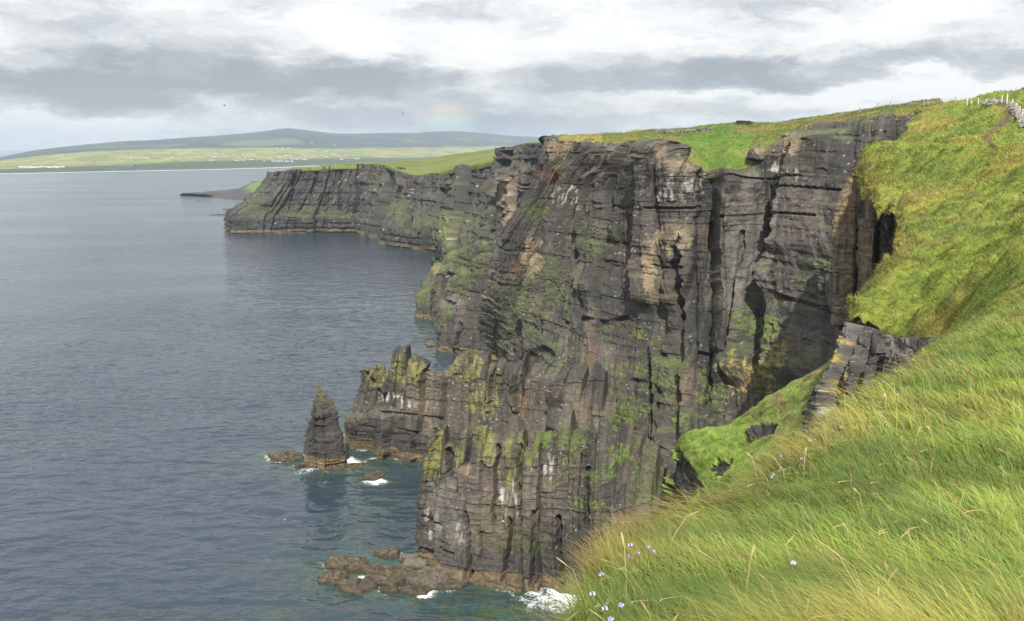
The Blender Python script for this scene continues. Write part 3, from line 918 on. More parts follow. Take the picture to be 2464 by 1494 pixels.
# ---- dark broken rock along the head of the gully
# ---- near outcrop below the grass overhang
C = [
    ((1950, 1120, 47), (1955, 1060, 47), (1970, 990, 47), (2000, 900, 46.5), (2030, 830, 46), (2052, 775, 46)),
    ((1952, 1110, 42.5), (1958, 1040, 42.3), (1972, 975, 42.2), (2000, 905, 42.5), (2035, 840, 43), (2058, 780, 44)),
    ((2030, 1100, 40.5), (2030, 1030, 40.4), (2035, 970, 40.3), (2042, 900, 40.5), (2060, 835, 41.5), (2075, 780, 43)),
    ((2085, 1080, 39.5), (2085, 1010, 39.5), (2085, 950, 39.5), (2088, 890, 39.8), (2095, 840, 40.6), (2108, 795, 42)),
    ((2130, 1060, 40), (2130, 1000, 40), (2130, 945, 40), (2132, 890, 40), (2138, 850, 40), (2145, 805, 41)),
    ((2185, 1040, 37), (2185, 980, 37), (2185, 930, 37), (2186, 890, 37.2), (2190, 850, 37.6), (2195, 812, 38.6)),
    ((2260, 1000, 34), (2260, 950, 34), (2260, 910, 34), (2262, 870, 34), (2265, 835, 34.4), (2268, 805, 35)),
]
C = [[W(a, b, 60.4 - (57.9 - farther(Y)) * 0.72) for a, b, Y in srow] for srow in C]
C = [[srow[0] * np.array([1, 1, 0]) + np.array([-1.0, -2.0, 30.0])] + srow for srow in C]
mk = [('light', 2090, 900, 40, 30, 1.1), ('light', 2060, 970, 70, 40), ('light', 2160, 850, 40, 30, 1.1), ('straw', 2022, 880, 22, 90, 0.7), ('white', 2170, 845, 26, 14, 1.1), ('dark', 2110, 870, 40, 60, 1.0), ('white', 1995, 985, 30, 12, 1.1)]
outc, Q = rock_patch('outcrop_terrain', C, 0.07, 83, 1.5, 0.24, (), mk, moss=0.1, topgrass=0.0, tide=False, kind='structure', base=(0.078, 0.073, 0.067),
                     label='layered pale and dark rock outcrop under the grass overhang', cat='outcrop')


# ================================================================ GRASS-COVERED GROUND
def turf_color(x, y, seed, s=1.0, lush=0.0):
    g = fbm(x / (3.2 * s), y / (3.2 * s), 4, seed)
    h = fbm(x / (1.1 * s), y / (1.1 * s), 4, seed + 1)
    k = fbm(x / (9 * s), y / (9 * s), 3, seed + 2)
    c = np.broadcast_to(np.array([0.160, 0.212, 0.036]), x.shape + (3,)).copy()
    c = mixc(c, (0.098, 0.158, 0.030), sstep(0.50, 0.68, h) * 0.8)
    c = mixc(c, (0.225, 0.215, 0.045), sstep(0.44 + lush, 0.66 + lush, g) * 0.8)
    c = mixc(c, (0.225, 0.175, 0.060), sstep(0.58 + lush, 0.74 + lush, 0.6 * g + 0.4 * k) * 0.75)
    return c


# thin-plate spline through scattered heights
def tps_fit(pts):
    pts = np.asarray(pts, float)
    sc = 20.0
    X = pts[:, :2] / sc
    r2 = ((X[:, None] - X[None]) ** 2).sum(-1)
    K = 0.5 * r2 * np.log(r2 + 1e-12)
    n = len(X)
    A = np.zeros((n + 3, n + 3))
    A[:n, :n] = K + 1e-4 * np.eye(n)
    A[:n, n] = 1
    A[:n, n + 1:] = X
    A[n, :n] = 1
    A[n + 1:, :n] = X.T
    sol = np.linalg.solve(A, np.concatenate([pts[:, 2], [0, 0, 0]]))

    def f(x, y):
        x, y = np.asarray(x, float) / sc, np.asarray(y, float) / sc
        o = sol[n] + sol[n + 1] * x + sol[n + 2] * y
        for i in range(n):
            r2 = (x - X[i, 0]) ** 2 + (y - X[i, 1]) ** 2
            o = o + sol[i] * 0.5 * r2 * np.log(r2 + 1e-12)
        return o
    return f


# ---- near lobe (the photographer's own slope)
sil = [(1372, 1560, 5.0), (1392, 1470, 5.9), (1402, 1410, 6.6), (1425, 1340, 7.4), (1462, 1285, 8.2), (1530, 1258, 9.2), (1610, 1240, 10.2), (1700, 1208, 11.4), (1790, 1165, 12.6),
       (1860, 1115, 13.8), (1930, 1065, 14.9), (2000, 1015, 16.2), (2080, 955, 18), (2160, 905, 20), (2230, 862, 22), (2330, 800, 25), (2480, 735, 28), (2700, 650, 33)]
SIL = np.array([W(*p) for p in sil])
SIL_AZ = np.arctan2(SIL[:, 0], SIL[:, 1])
SIL_R = np.hypot(SIL[:, 0], SIL[:, 1])
SIL_E = (EYE - SIL[:, 2]) / SIL_R           # apparent drop of the brink below eye level
BOT = np.array([W(*p) for p in ((1380, 1500, 5.2), (1540, 1500, 4.8), (1700, 1500, 4.3), (2000, 1500, 3.55), (2464, 1500, 2.9), (2800, 1500, 2.6))])
BOT_AZ, BOT_R = np.arctan2(BOT[:, 0], BOT[:, 1]), np.hypot(BOT[:, 0], BOT[:, 1])
BOT_E = (EYE - BOT[:, 2]) / BOT_R
SIL_AZ = np.concatenate([[-3.2, -0.6, -0.1], SIL_AZ, [1.2, 3.2]])
SIL_R = np.concatenate([[4.0, 4.0, 4.4], SIL_R, [45.0, 45.0]])
SIL_E = np.concatenate([[0.9, 0.9, 0.66], SIL_E, [0.05, -0.1]])


def near_t(x, y):
    """distance from the viewer as a fraction of the distance to the brink"""
    return np.hypot(x, y) / np.interp(np.arctan2(x, y), SIL_AZ, SIL_R)


def near_h(x, y):
    az = np.arctan2(x, y)
    r = np.hypot(x, y)
    rs, e1 = np.interp(az, SIL_AZ, SIL_R), np.interp(az, SIL_AZ, SIL_E)
    rb, eb = np.interp(az, BOT_AZ, BOT_R), np.interp(az, BOT_AZ, BOT_E)
    t = r / rs
    tb = np.minimum(rb / rs, 0.62)
    e = e1 + (np.maximum(eb, e1 + 0.02) - e1) * (np.clip(1 - t, 0, 1) / (1 - tb)) ** 1.9
    lim = np.interp(az, [-3, SIL_AZ[15], SIL_AZ[18], 3], [1.0, 1.0, 2.0, 2.0])
    z = EYE - e * r - np.maximum(t - lim, 0) ** 1.3 * rs * np.interp(lim, [1, 1.6], [2.6, 0.2])
    z = np.minimum(z, EYE - 1.5) - 0.16
    amp = 0.04 + 0.012 * np.clip(y, 0, 30)
    return z + amp * 1.2 * (fbm(x / 1.3, y / 1.3, 4, 301) - 0.5) * 2 + 0.25 * amp * (fbm(x / 0.3, y / 0.3, 3, 305) - 0.5) * 2


gx = np.concatenate([np.arange(-9, 26, 0.11), np.arange(26, 48, 0.3)])
gy = np.concatenate([np.arange(-5, 37, 0.11), np.arange(37, 56, 0.3)])
GX, GY = np.meshgrid(gx, gy, indexing='ij')
GZ = near_h(GX, GY)
P = np.stack([GX, GY, GZ], -1)
c = turf_color(GX, GY, 401, 0.5) * 0.95
kp = near_t(GX, GY)[:-1, :-1] < np.interp(np.arctan2(GX, GY)[:-1, :-1], [-3, SIL_AZ[16], SIL_AZ[18], 3], [1.55, 1.55, 2.1, 2.1])
me = np_mesh('near_hillside_terrain', P, grid_quads(len(gx), len(gy), keep=kp), None, c, True)
near = obj('near_hillside_terrain', me, MAT_TURF, kind='structure', label='grassy slope under the viewer falling away to the cliff edge', cat='slope')

# ---- middle hillside with the path
edge_pts = [(2050, 1010, 26), (2130, 960, 29), (2210, 905, 33), (2222, 868, 38), (2204, 836, 41.5), (2172, 814, 43.6), (2124, 792, 45.2), (2060, 776, 46.2), (2052, 752, 48), (2080, 702, 51), (2138, 642, 55), (2183, 565, 64), (2192, 520, 72), (2168, 478, 92), (2118, 462, 102), (2086, 440, 109), (2070, 400, 116), (2085, 362, 121), (2160, 345, 129),
            (2186, 300, 150), (2232, 269, 168)]

edge_pts = [(a, b, farther(Y)) for a, b, Y in edge_pts]
EP = np.array([W(*p) for p in edge_pts])
mids = [(2250, 640, 54), (2464, 600, 40), (2464, 500, 56), (2300, 520, 74), (2464, 400, 82), (2250, 440, 95), (2150, 410, 110), (2250, 360, 125), (2464, 330, 104), (2400, 300, 122), (2400, 250, 140),
        (2464, 262, 128), (2464, 219, 176), (2400, 229, 178), (2340, 241, 180), (2280, 253, 182), (2300, 300, 142), (2200, 720, 48), (2330, 700, 42), (2464, 690, 35), (2150, 770, 46.5), (2250, 830, 41.5), (2330, 790, 35),
        (2480, 735, 28), (2700, 600, 40), (2700, 450, 70), (2700, 300, 120), (2700, 200, 180), (2350, 600, 58), (2140, 480, 100), (2380, 440, 84)]
mp = [list(W(a, b, farther(Y))) for a, b, Y in mids] + [list(p) for p in EP]
mp += [[190, 275, EYE + 13], [115, 275, EYE + 4], [270, 275, EYE + 20], [100, 28, EYE + 4], [40, 25, EYE + 0.5]]
mid_f = tps_fit(mp)
ys = np.concatenate([np.arange(25, 70, 0.26), np.arange(70, 140, 0.40), np.arange(140, 285, 0.7)])
ss = np.concatenate([np.linspace(-7, 0, 24)[:-1], np.arange(0, 30, 0.26), np.arange(30, 70, 0.5), np.arange(70, 190, 1.2)])
xe = np.interp(ys, EP[:, 1], EP[:, 0])
below = ys < EP[0, 1]
xe[below] = EP[0, 0] - (EP[0, 1] - ys[below]) * 0.05
above = ys > EP[-1, 1]
xe[above] = EP[-1, 0] + (ys[above] - EP[-1, 1]) * 0.10
xe = np.convolve(np.pad(xe, 3, mode='edge'), np.ones(7) / 7, 'valid')
SS, YY = np.meshgrid(ss, ys, indexing='ij')
XE = np.broadcast_to(xe, SS.shape)
wig = 1.6 * np.clip(YY / 110, 0.3, 1) * (fbm(YY / 5, 0 * YY, 4, 331) - 0.5) + 1.1 * (fbm(YY / 1.3, SS / 2.5, 3, 332) - 0.5)
neg = np.minimum(SS, 0) * np.interp(YY, [34, 58, 70, 105, 170], [0.02, 0.05, 0.30, 0.30, 0.22])
XX = XE + np.where(SS > 0, SS, 0.30 * neg) + wig * np.exp(-np.maximum(SS, 0) / 5)
ZZ = mid_f(XX, YY) - np.maximum(33 - YY, 0) * 0.8
ZZ = ZZ - np.abs(neg) * 0.7 - np.where(YY < 180, 0.35, 0.1) * np.exp(-np.maximum(SS, 0) / 1.2)
rough = (fbm(XX / 7, YY / 7, 4, 311) - 0.5) * 2 * 1.3 + (fbm(XX / 1.8, YY / 1.8, 4, 312) - 0.5) * 2 * 0.55 + 0.35 * sstep(0.5, 0.62, fbm(XX / 1.1, YY / 0.9, 2, 319))
# terracettes: little steps along the contour
tz = ZZ + 1.3 * (fbm(XX / 9, YY / 9, 3, 313) - 0.5) * 2
tt = (tz / 1.7) % 1.0
rough += 0.85 * (sstep(0.0, 0.22, tt) - tt) * sstep(0.42, 0.6, fbm(XX / 12, YY / 12, 2, 314))
DX, DY = proj(np.stack([XX, YY, ZZ], -1))
for pl, hw, dep in (([(2204, 531), (2252, 509), (2281, 470)], 6, 0.9), ([(2196, 590), (2300, 545), (2340, 480)], 5, 0.6), ([(2180, 440), (2215, 415)], 8, 0.6), ([(2160, 700), (2290, 660), (2464, 640)], 5, 0.5), ([(2330, 760), (2464, 730)], 6, 0.5)):
    ds = dist_poly(DX + 10 * (fbm(XX, YY, 3, 316) - 0.5), DY, pl)
    rough -= dep * (1 - sstep(0, hw, ds)) * sstep(0.3, 0.5, fbm(XX / 2, YY / 2, 2, 315))
ZZ = ZZ + rough * np.clip(YY / 60, 0.5, 1.0) * np.clip(1 - (YY - 190) / 150, 0.5, 1)
MIDP = np.stack([XX, YY, ZZ], -1)
DX, DY = proj(MIDP)
MIDC = turf_color(XX, YY, 411, 2.2, 0.05) * np.array([1.18, 1.12, 1.15])
MIDC = mixc(MIDC, (0.20, 0.165, 0.045), sstep(8, 0, SS) * sstep(0.40, 0.60, fbm(XX / 2.5, YY / 2.5, 4, 317)) * 0.75)
path_l = [(2400, 243), (2412, 252), (2423, 264), (2430, 284), (2418, 293), (2397, 309), (2378, 320), (2366, 334)]
path_m = np.maximum(1 - sstep(4, 8.5, dist_poly(DX, DY + 1.2 * (fbm(XX, YY, 3, 318) - 0.5) * 5, path_l)), 0.8 * (1 - sstep(2, 7, dist_poly(DX, DY, [(2380, 335), (2384, 348), (2398, 362)]))))
MIDC = mixc(MIDC, (0.125, 0.085, 0.055), path_m)
c = MIDC * (0.85 - 0.1 * (1 - path_m))[..., None]
me = np_mesh('hillside_terrain', MIDP, grid_quads(len(ss), len(ys)), None, c, True)
mid = obj('hillside_terrain', me, MAT_TURF, kind='structure', label='sunlit grassy hillside with a worn brown footpath on the right', cat='slope')

# ---- plateau on top of the main cliff
fr = [(1340, 346, 379), (1313, 337, 321), (1345, 340, 312), (1415, 346, 296), (1500, 352, 273), (1572, 353, 254), (1612, 352, 247), (1640, 385, 243), (1685, 412, 241.5), (1742, 422, 240.5), (1790, 416, 240), (1838, 366, 239.5), (1882, 328, 238),
      (1955, 312, 232), (2065, 297, 219), (2155, 284, 209), (2250, 270, 206)]
hz = [(1345, 330, 388), (1322, 329, 340), (1370, 328, 340), (1440, 325, 340), (1510, 320, 340), (1575, 314, 338), (1615, 312, 336), (1650, 310, 334), (1700, 306, 330), (1760, 301, 326), (1810, 298, 322), (1860, 296, 316),
      (1910, 291, 306), (1985, 282, 292), (2080, 266, 275), (2160, 252, 258), (2260, 240, 248)]
hzx = [a[0] for a in fr]
hzp = np.array([W(*b) for b in hz])
top = CLIFF_TOP.copy()
ker = np.ones(13) / 13
for ax in range(3):
    top[:, ax] = np.convolve(np.pad(top[:, ax], 6, mode='edge'), ker, 'valid')
tdx = proj(top)[0]
C = []
for k in range(0, len(top), 4):
    if tdx[k] < 1318 and k > 4 * 30:
        pass
    pa = top[k]
    o_ = np.argsort(hzx)
    pb = np.array([np.interp(tdx[k], np.array(hzx)[o_], hzp[o_, ax]) for ax in range(3)])
    bowl = max(0.0, 1 - abs(tdx[k] - 1742) / 130)
    back = pa - pb
    back[2] = 0
    back /= np.linalg.norm(back)
    m1 = pa + (pb - pa) * 0.30
    m1[2] = pa[2] + (pb[2] - pa[2]) * (0.52 + 0.20 * bowl)
    m2 = pa + (pb - pa) * 0.65
    m2[2] = pa[2] + (pb[2] - pa[2]) * (0.80 + 0.10 * bowl)
    bk = pb + np.array([pb[0] * 0.5, 170, -1.5 - 2 * (tdx[k] < 1500)])
    C.append([pa - back * 0.7 - np.array([0, 0, 0.9]), pa - back * 0.9 + np.array([0, 0, 0.25]), m1, m2, pb, bk])
C = np.asarray(C)
P, tu, tv = loft(C, 0.55)
x, y = P[..., 0], P[..., 1]
edge_f = np.clip(tv - 0.9, 0, 1)[None, :]
P[..., 2] += ((fbm(x / 9, y / 9, 4, 341) - 0.5) * 2.4 + (fbm(x / 2.2, y / 2.2, 3, 342) - 0.5) * 0.9) * np.where(tv < 4.2, 1, 0.6)[None, :]
P[..., 2] -= 0.5 * sstep(0.5, 0.7, fbm(x / 3, y / 3, 3, 343)) * (tv < 1.3)[None, :]
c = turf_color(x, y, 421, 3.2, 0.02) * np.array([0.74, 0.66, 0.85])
DX, DY = proj(P)
c = mixc(c, (0.085, 0.155, 0.024), blob(DX, DY, 1720, 360, 110, 60, 3) * 0.85)
c = mixc(c, (0.22, 0.19, 0.07), np.clip(1.9 - tv, 0, 1)[None, :] * sstep(0.42, 0.6, fbm(x / 4, y / 4, 4, 344)) * 0.8)
c = mixc(c, (0.25, 0.21, 0.06), blob(DX, DY, 1390, 335, 70, 10, 6) * 0.8)
c = mixc(c, (0.12, 0.105, 0.05), sstep(0.56, 0.7, fbm(x / 14, y / 14, 3, 345)) * (DX > 1830) * 0.6)
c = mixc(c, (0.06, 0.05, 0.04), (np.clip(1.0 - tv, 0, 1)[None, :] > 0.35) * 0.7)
N_ = normals(P)
fl = np.median(N_[..., 2]) < 0
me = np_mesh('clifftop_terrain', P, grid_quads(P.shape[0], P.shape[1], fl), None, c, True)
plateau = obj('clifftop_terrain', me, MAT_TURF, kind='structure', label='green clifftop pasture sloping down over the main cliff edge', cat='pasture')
PLATP, PLATC = P, c

# ---- grass on the far headland
fr = [(664, 417, 885), (716, 407.5, 872), (760, 403.5, 875), (815, 398.5, 878), (880, 396.5, 878), (930, 398.5, 850), (975, 416.5, 790), (1015, 423.5, 762), (1075, 411.5, 732), (1130, 398.5, 660), (1192, 384.5, 602), (1243, 352, 520), (1318, 346, 470), (1430, 346, 450)]
bkp = [(705, 405, 1000), (745, 401, 1020), (780, 398, 1050), (830, 395, 1080), (885, 392, 1120), (940, 389, 1180), (1000, 385, 1250), (1040, 380, 1280), (1090, 372, 1300), (1150, 365, 1300), (1210, 359, 1300), (1262, 352, 1200), (1330, 344, 1100), (1440, 344, 1100)]
C = []
for a, b in zip(fr, bkp):
    pa, pb = W(*a), W(*b)
    f0 = pa + np.array([0, -1.5, -3.0])
    m1 = pa + (pb - pa) * 0.35
    m1[2] = pa[2] + (pb[2] - pa[2]) * 0.55
    C.append([f0, pa + np.array([0, -1.0, 0.3]), m1, pb, pb + np.array([pb[0] * 0.3, 500, -14]), pb + np.array([pb[0] * 0.8, 1300, -70])])
P, tu, tv = loft(np.asarray(C), 3.0)
x, y = P[..., 0], P[..., 1]
P[..., 2] += (fbm(x / 30, y / 30, 4, 351) - 0.5) * 3.0 + (fbm(x / 6, y / 6, 3, 352) - 0.5) * 1.2
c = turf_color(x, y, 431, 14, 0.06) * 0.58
c = mixc(c, (0.13, 0.15, 0.045), sstep(0.5, 0.62, fbm(x / 300, y / 28, 3, 353)) * 0.7)
N_ = normals(P)
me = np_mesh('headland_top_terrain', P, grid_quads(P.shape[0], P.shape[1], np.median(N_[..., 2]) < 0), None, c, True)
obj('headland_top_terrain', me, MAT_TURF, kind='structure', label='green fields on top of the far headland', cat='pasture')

# ---- low rock shelves beyond the headland
C = [
    [SEAP(428, 469, -1), SEAP(440, 465.5, 4), SEAP(460, 463.5, 4), SEAP(470, 465, -1)],
    [SEAP(490, 473, -1), SEAP(500, 466, 5), SEAP(530, 459.5, 5), SEAP(520, 460, -1)],
    [SEAP(545, 481, -1), SEAP(550, 470, 4), SEAP(575, 455, 5), SEAP(575, 452, -1)],
    [SEAP(600, 484, -1), SEAP(602, 466, 8), SEAP(612, 442, 14), SEAP(612, 438, -1)],
    [SEAP(660, 486, -1), SEAP(660, 464, 14), SEAP(662, 438, 22), SEAP(662, 436, -1)],
    [SEAP(720, 486, -1), SEAP(720, 464, 18), SEAP(722, 438, 24), SEAP(722, 436, -1)],
]
P, tu, tv = loft(np.asarray(C), 4.0)
x, y = P[..., 0], P[..., 1]
P[..., 2] += (fbm(x / 14, y / 20, 4, 361) - 0.5) * 2.6
c = np.broadcast_to(np.array([0.042, 0.040, 0.036]), P.shape) * (0.6 + 0.8 * fbm(x / 10, y / 30, 3, 362))[..., None]
c = mixc(c, (0.10, 0.14, 0.03), sstep(7, 12, P[..., 2] + 4 * (fbm(x / 12, y / 12, 3, 363) - 0.5)))
me = np_mesh('shore_shelf_terrain', P, grid_quads(P.shape[0], P.shape[1], np.median(normals(P)[..., 2]) < 0), None, c)
obj('shore_shelf_terrain', me, MAT_ROCK, kind='structure', label='low dark rock shelf reaching into the sea beyond the headland', cat='rock shelf')

# ---- land across the bay, with its hills
tab = [
    (-420, 421, 408, 402, 397, 393, 391, 391.0), (-150, 420, 409, 402, 394, 389, 388, 388.5), (0, 418, 409, 400, 391, 384, 383, 384), (60, 417, 408, 398, 387, 378, 375, 372), (110, 416, 406, 395, 383, 372, 368, 361), (200, 414, 403, 390, 376, 366, 362, 351), (300, 412, 401, 386, 371, 361, 357, 341),
    (400, 410, 398, 382, 367, 358, 354, 334), (500, 408, 395, 379, 365, 356, 351, 328), (600, 405, 392, 378, 365, 356, 349, 319), (645, 404, 391, 377, 365, 356, 348, 314), (692, 402, 390, 376, 364, 356, 347, 308.5), (735, 400, 389, 376, 364, 356, 347, 313),
    (790, 398, 387, 375, 364, 356, 346, 319), (850, 396, 386, 374, 364, 356, 345, 322), (920, 394, 385, 374, 364, 355, 344, 320), (1000, 392, 384, 374, 364, 354, 343, 320), (1080, 389, 381, 373, 363, 353, 342, 316), (1140, 386, 379, 371, 361, 352, 341, 318), (1220, 383, 377, 369, 360, 351, 340, 326),
    (1320, 380, 374, 366, 357, 349, 340, 332), (1500, 376, 370, 362, 354, 347, 340, 334), (1800, 372, 366, 358, 352, 346, 340, 336)]
C = []
for row in tab:
    xx = row[0]
    s0 = SEAP(xx, row[1])
    Y0_ = s0[1]
    rr = [SEAP(xx, row[1] + 1.2, -3), s0]
    for yy, dy in zip(row[2:], (260, 750, 1500, 2400, 3300, 5200)):
        rr.append(W(xx, yy, Y0_ + dy))
    e = rr[-1].copy()
    e[1] += 2500
    e[2] -= 70
    rr.append(e)
    C.append(rr)
P, tu, tv = loft(np.asarray(C), 26, 22)
x, y = P[..., 0], P[..., 1]
T = np.broadcast_to(tv, x.shape)
P[..., 2] += (fbm(x / 300, y / 300, 4, 371) - 0.5) * 10 * sstep(1.3, 4, T) + (fbm(x / 700, y / 900, 4, 372) - 0.5) * 22 * sstep(4.8, 6.4, T)
# walled fields
ang = 0.35
fxr, fyr = x * math.cos(ang) + y * math.sin(ang), -x * math.sin(ang) + y * math.cos(ang)
fxr = fxr + 50 * (fbm(x / 260, y / 260, 2, 373) - 0.5)
fyr = fyr + 70 * (fbm(x / 260, y / 260, 2, 374) - 0.5)
row_i = np.floor(fyr / 150)
colo = fxr / (95 + 60 * hsh(row_i, 0, 0, 375)) + 9 * hsh(row_i, 1, 0, 375)
tone = hsh(np.floor(colo), row_i, 2, 376)
hedge = np.maximum(1 - sstep(0.0, 0.10, np.minimum(colo % 1, 1 - colo % 1)), 1 - sstep(0, 0.08, np.minimum((fyr / 150) % 1, 1 - (fyr / 150) % 1)))
c = np.broadcast_to(np.array([0.185, 0.205, 0.060]), P.shape) * (0.72 + 0.6 * tone)[..., None]
c = mixc(c, (0.25, 0.21, 0.10), (tone > 0.72) * 0.55)
c = mixc(c, (0.055, 0.075, 0.03), hedge * 0.6)
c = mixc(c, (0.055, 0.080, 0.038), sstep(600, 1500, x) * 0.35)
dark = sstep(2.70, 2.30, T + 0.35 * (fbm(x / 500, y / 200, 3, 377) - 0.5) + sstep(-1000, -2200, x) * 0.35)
c = mixc(c, (0.050, 0.070, 0.034), dark)  # cloud shadow along the low shore strip, painted into the land colour
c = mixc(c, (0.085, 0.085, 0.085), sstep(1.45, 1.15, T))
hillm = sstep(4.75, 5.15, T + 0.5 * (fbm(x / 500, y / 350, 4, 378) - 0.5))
hc = mixc(np.broadcast_to(np.array([0.042, 0.052, 0.040]), P.shape).copy(), (0.024, 0.034, 0.028), sstep(0.5, 0.62, fbm(x / 420, y / 420, 4, 379)))  # hills darkened and patched in colour to stand for cloud shadow
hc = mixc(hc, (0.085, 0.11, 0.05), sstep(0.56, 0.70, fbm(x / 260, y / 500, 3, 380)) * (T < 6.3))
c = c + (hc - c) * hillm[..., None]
N_ = normals(P)
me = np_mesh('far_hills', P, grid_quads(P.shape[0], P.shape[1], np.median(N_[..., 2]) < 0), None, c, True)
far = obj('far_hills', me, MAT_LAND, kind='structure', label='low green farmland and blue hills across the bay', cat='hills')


def bvh_of(o):
    me = o.data
    n = len(me.vertices)
    co = np.empty(n * 3, np.float32)
    me.vertices.foreach_get('co', co)
    return BVHTree.FromPolygons([tuple(v) for v in co.reshape(-1, 3).tolist()], [tuple(p.vertices) for p in me.polygons])


def hit(bv, x, y, tries=0):
    for k in range(tries + 1):
        d = Vector(ray(x, y + k * 0.8)).normalized()
        r = bv.ray_cast(Vector((0, 0, EYE)), d, 1e6)
        if r[0] is not None:
            return r[0]
    return None


# ================================================================ SEA STACK AND SEA ROCKS
def polygon_radius(T, seed, n, Z=None):
    """radius of an irregular many-sided prism whose faces shift from bed to bed"""
    rng = np.random.default_rng(seed)
    out = np.full(T.shape, 9.0)
    for i_ in range(n):
        a_ = (i_ + rng.uniform(-0.3, 0.3)) / n * 2 * math.pi
        d_ = rng.uniform(0.80, 0.96)
        if Z is not None:
            hb_ = rng.uniform(2.0, 4.5)
            kz = np.floor(Z / hb_ + rng.random())
            d_ = d_ + 0.20 * (hsh(kz, i_, 3, seed) - 0.5)
        c_ = np.cos(T - a_)
        out = np.minimum(out, np.where(c_ > 0.12, d_ / np.maximum(c_, 0.12), 9.0))
    return np.minimum(out, 1.12)


def ring_rock(name, centre, prof, seed, sc, amp, nang=220, res=0.2, tops=True):
    """free-standing rock: prof rows of (z, cx, cy, rx, ry) in metres about the centre"""
    prof = np.asarray(prof, float)
    zs = np.arange(prof[0, 0], prof[-1, 0], res)
    zs = np.append(zs, prof[-1, 0])
    th = np.linspace(0, 2 * math.pi, nang, endpoint=False)
    ip = [np.interp(zs, prof[:, 0], prof[:, k]) for k in range(1, 5)]
    T, Z = np.meshgrid(th, zs, indexing='ij')
    CXx, CYy, RX, RY = (np.broadcast_to(v, T.shape) for v in ip)
    ct, s_ = np.cos(T), np.sin(T)
    rad = polygon_radius(T, seed, 7, Z)
    uu = T * 5.2 * max(1.0, prof[:, 3].mean() / 5)
    d, tone, crack = blocks(uu, Z, seed, sc)
    fade = np.clip(np.minimum(RX, RY) / 2.2, 0.12, 1)
    d = d * amp * fade
    seam = np.minimum(T, 2 * math.pi - T)
    d = d * sstep(0, 0.25, seam)
    X = CXx + (RX * rad + d) * ct
    Y = CYy + (RY * rad + d) * s_
    Q = np.stack([X, Y, Z], -1)
    c = np.broadcast_to(GREY * 0.92, Q.shape) * (1 + 0.6 * tone + 0.7 * (fbm(uu / 1.5, Z / 1.2, 4, seed + 1) - 0.5)).clip(0.3, 2)[..., None]
    c = mixc(c, LIMIT['dark'], 0.6 * crack)
    return Q, c, T, Z, uu


def close_rings(name, Q, c, mat, **kw):
    nu, nv = Q.shape[:2]
    v = Q.reshape(-1, 3)
    i, j = np.meshgrid(np.arange(nu), np.arange(nv - 1), indexing='ij')
    a = i * nv + j
    b = ((i + 1) % nu) * nv + j
    q = np.stack([a, b, b + 1, a + 1], -1).reshape(-1, 4)
    top = Q[:, -1].mean(0)
    v = np.vstack([v, top])
    k = np.arange(nu)
    t = np.stack([k * nv + nv - 1, ((k + 1) % nu) * nv + nv - 1, np.full(nu, len(v) - 1)], -1)
    cc = np.vstack([c.reshape(-1, 3), c[:, -1].mean(0)])
    me = np_mesh(name, v, q, t, cc.clip(0.004, 0.9))
    return obj(name, me, mat, **kw)


base = SEAP(778, 1128)
base[1] += 3.0
k = base[1] / F           # metres per survey pixel there


def zz_at(y):
    d = ray(778, y)
    return EYE + d[2] * (base[1] / d[1])


rows = []
for (y, xl, xr) in ((1160, 726, 832), (1128, 728, 830), (1090, 731, 828), (1060, 735, 827), (1042, 739, 829), (1030, 742, 822), (1014, 745, 817), (1006, 755, 813), (990, 757, 808), (974, 761, 803), (960, 765, 801), (950, 767, 795), (941, 771, 786), (929, 776, 780)):
    rows.append((zz_at(y), ((xl + xr) / 2 - 778) * k, 0.0, (xr - xl) / 2 * k * 1.0, max(0.4, (xr - xl) / 2 * k * 0.85)))
rows[0] = (-4.0,) + rows[1][1:]
Q, c, T, Z, uu = ring_rock('sea_stack', base, rows, 131, 0.62, 1.15, 340, 0.13)
lz = Z / rows[-1][0]
c = mixc(c, LIMIT['lichen'], 0.75 * sstep(0.86, 1.02, lz + 0.5 * (fbm(uu, Z, 3, 132) - 0.5)) * 0.9)
c = mixc(c, LIMIT['moss'], sstep(0.52, 0.68, fbm(uu / 1.3, Z / 2, 4, 133)) * sstep(0.55, 0.8, lz) * 0.6)
zt = Z + 1.2 * (fbm(uu / 2, Z, 3, 134) - 0.5)
c = mixc(c, (0.055, 0.053, 0.05), sstep(12, 8, zt) * 0.45)
c = mixc(c, np.array([0.15, 0.10, 0.05]) * (0.5 + fbm(uu, Z * 2, 3, 135))[..., None], sstep(3.2, 2.5, zt) * 0.9)
c = mixc(c, (0.05, 0.042, 0.025), sstep(0.7, 0.2, zt) * 0.8)
Qw = Q + np.array([base[0], base[1], 0.0])
WATERPTS.append(Qw[np.abs(Qw[..., 2]) < 0.4][:, :2])
so = close_rings('sea_stack', Q, c, MAT_ROCK, label='tall pointed sea stack with yellow lichen on its tip', cat='sea stack')
so.location = (base[0] - 1.1, base[1], 0)


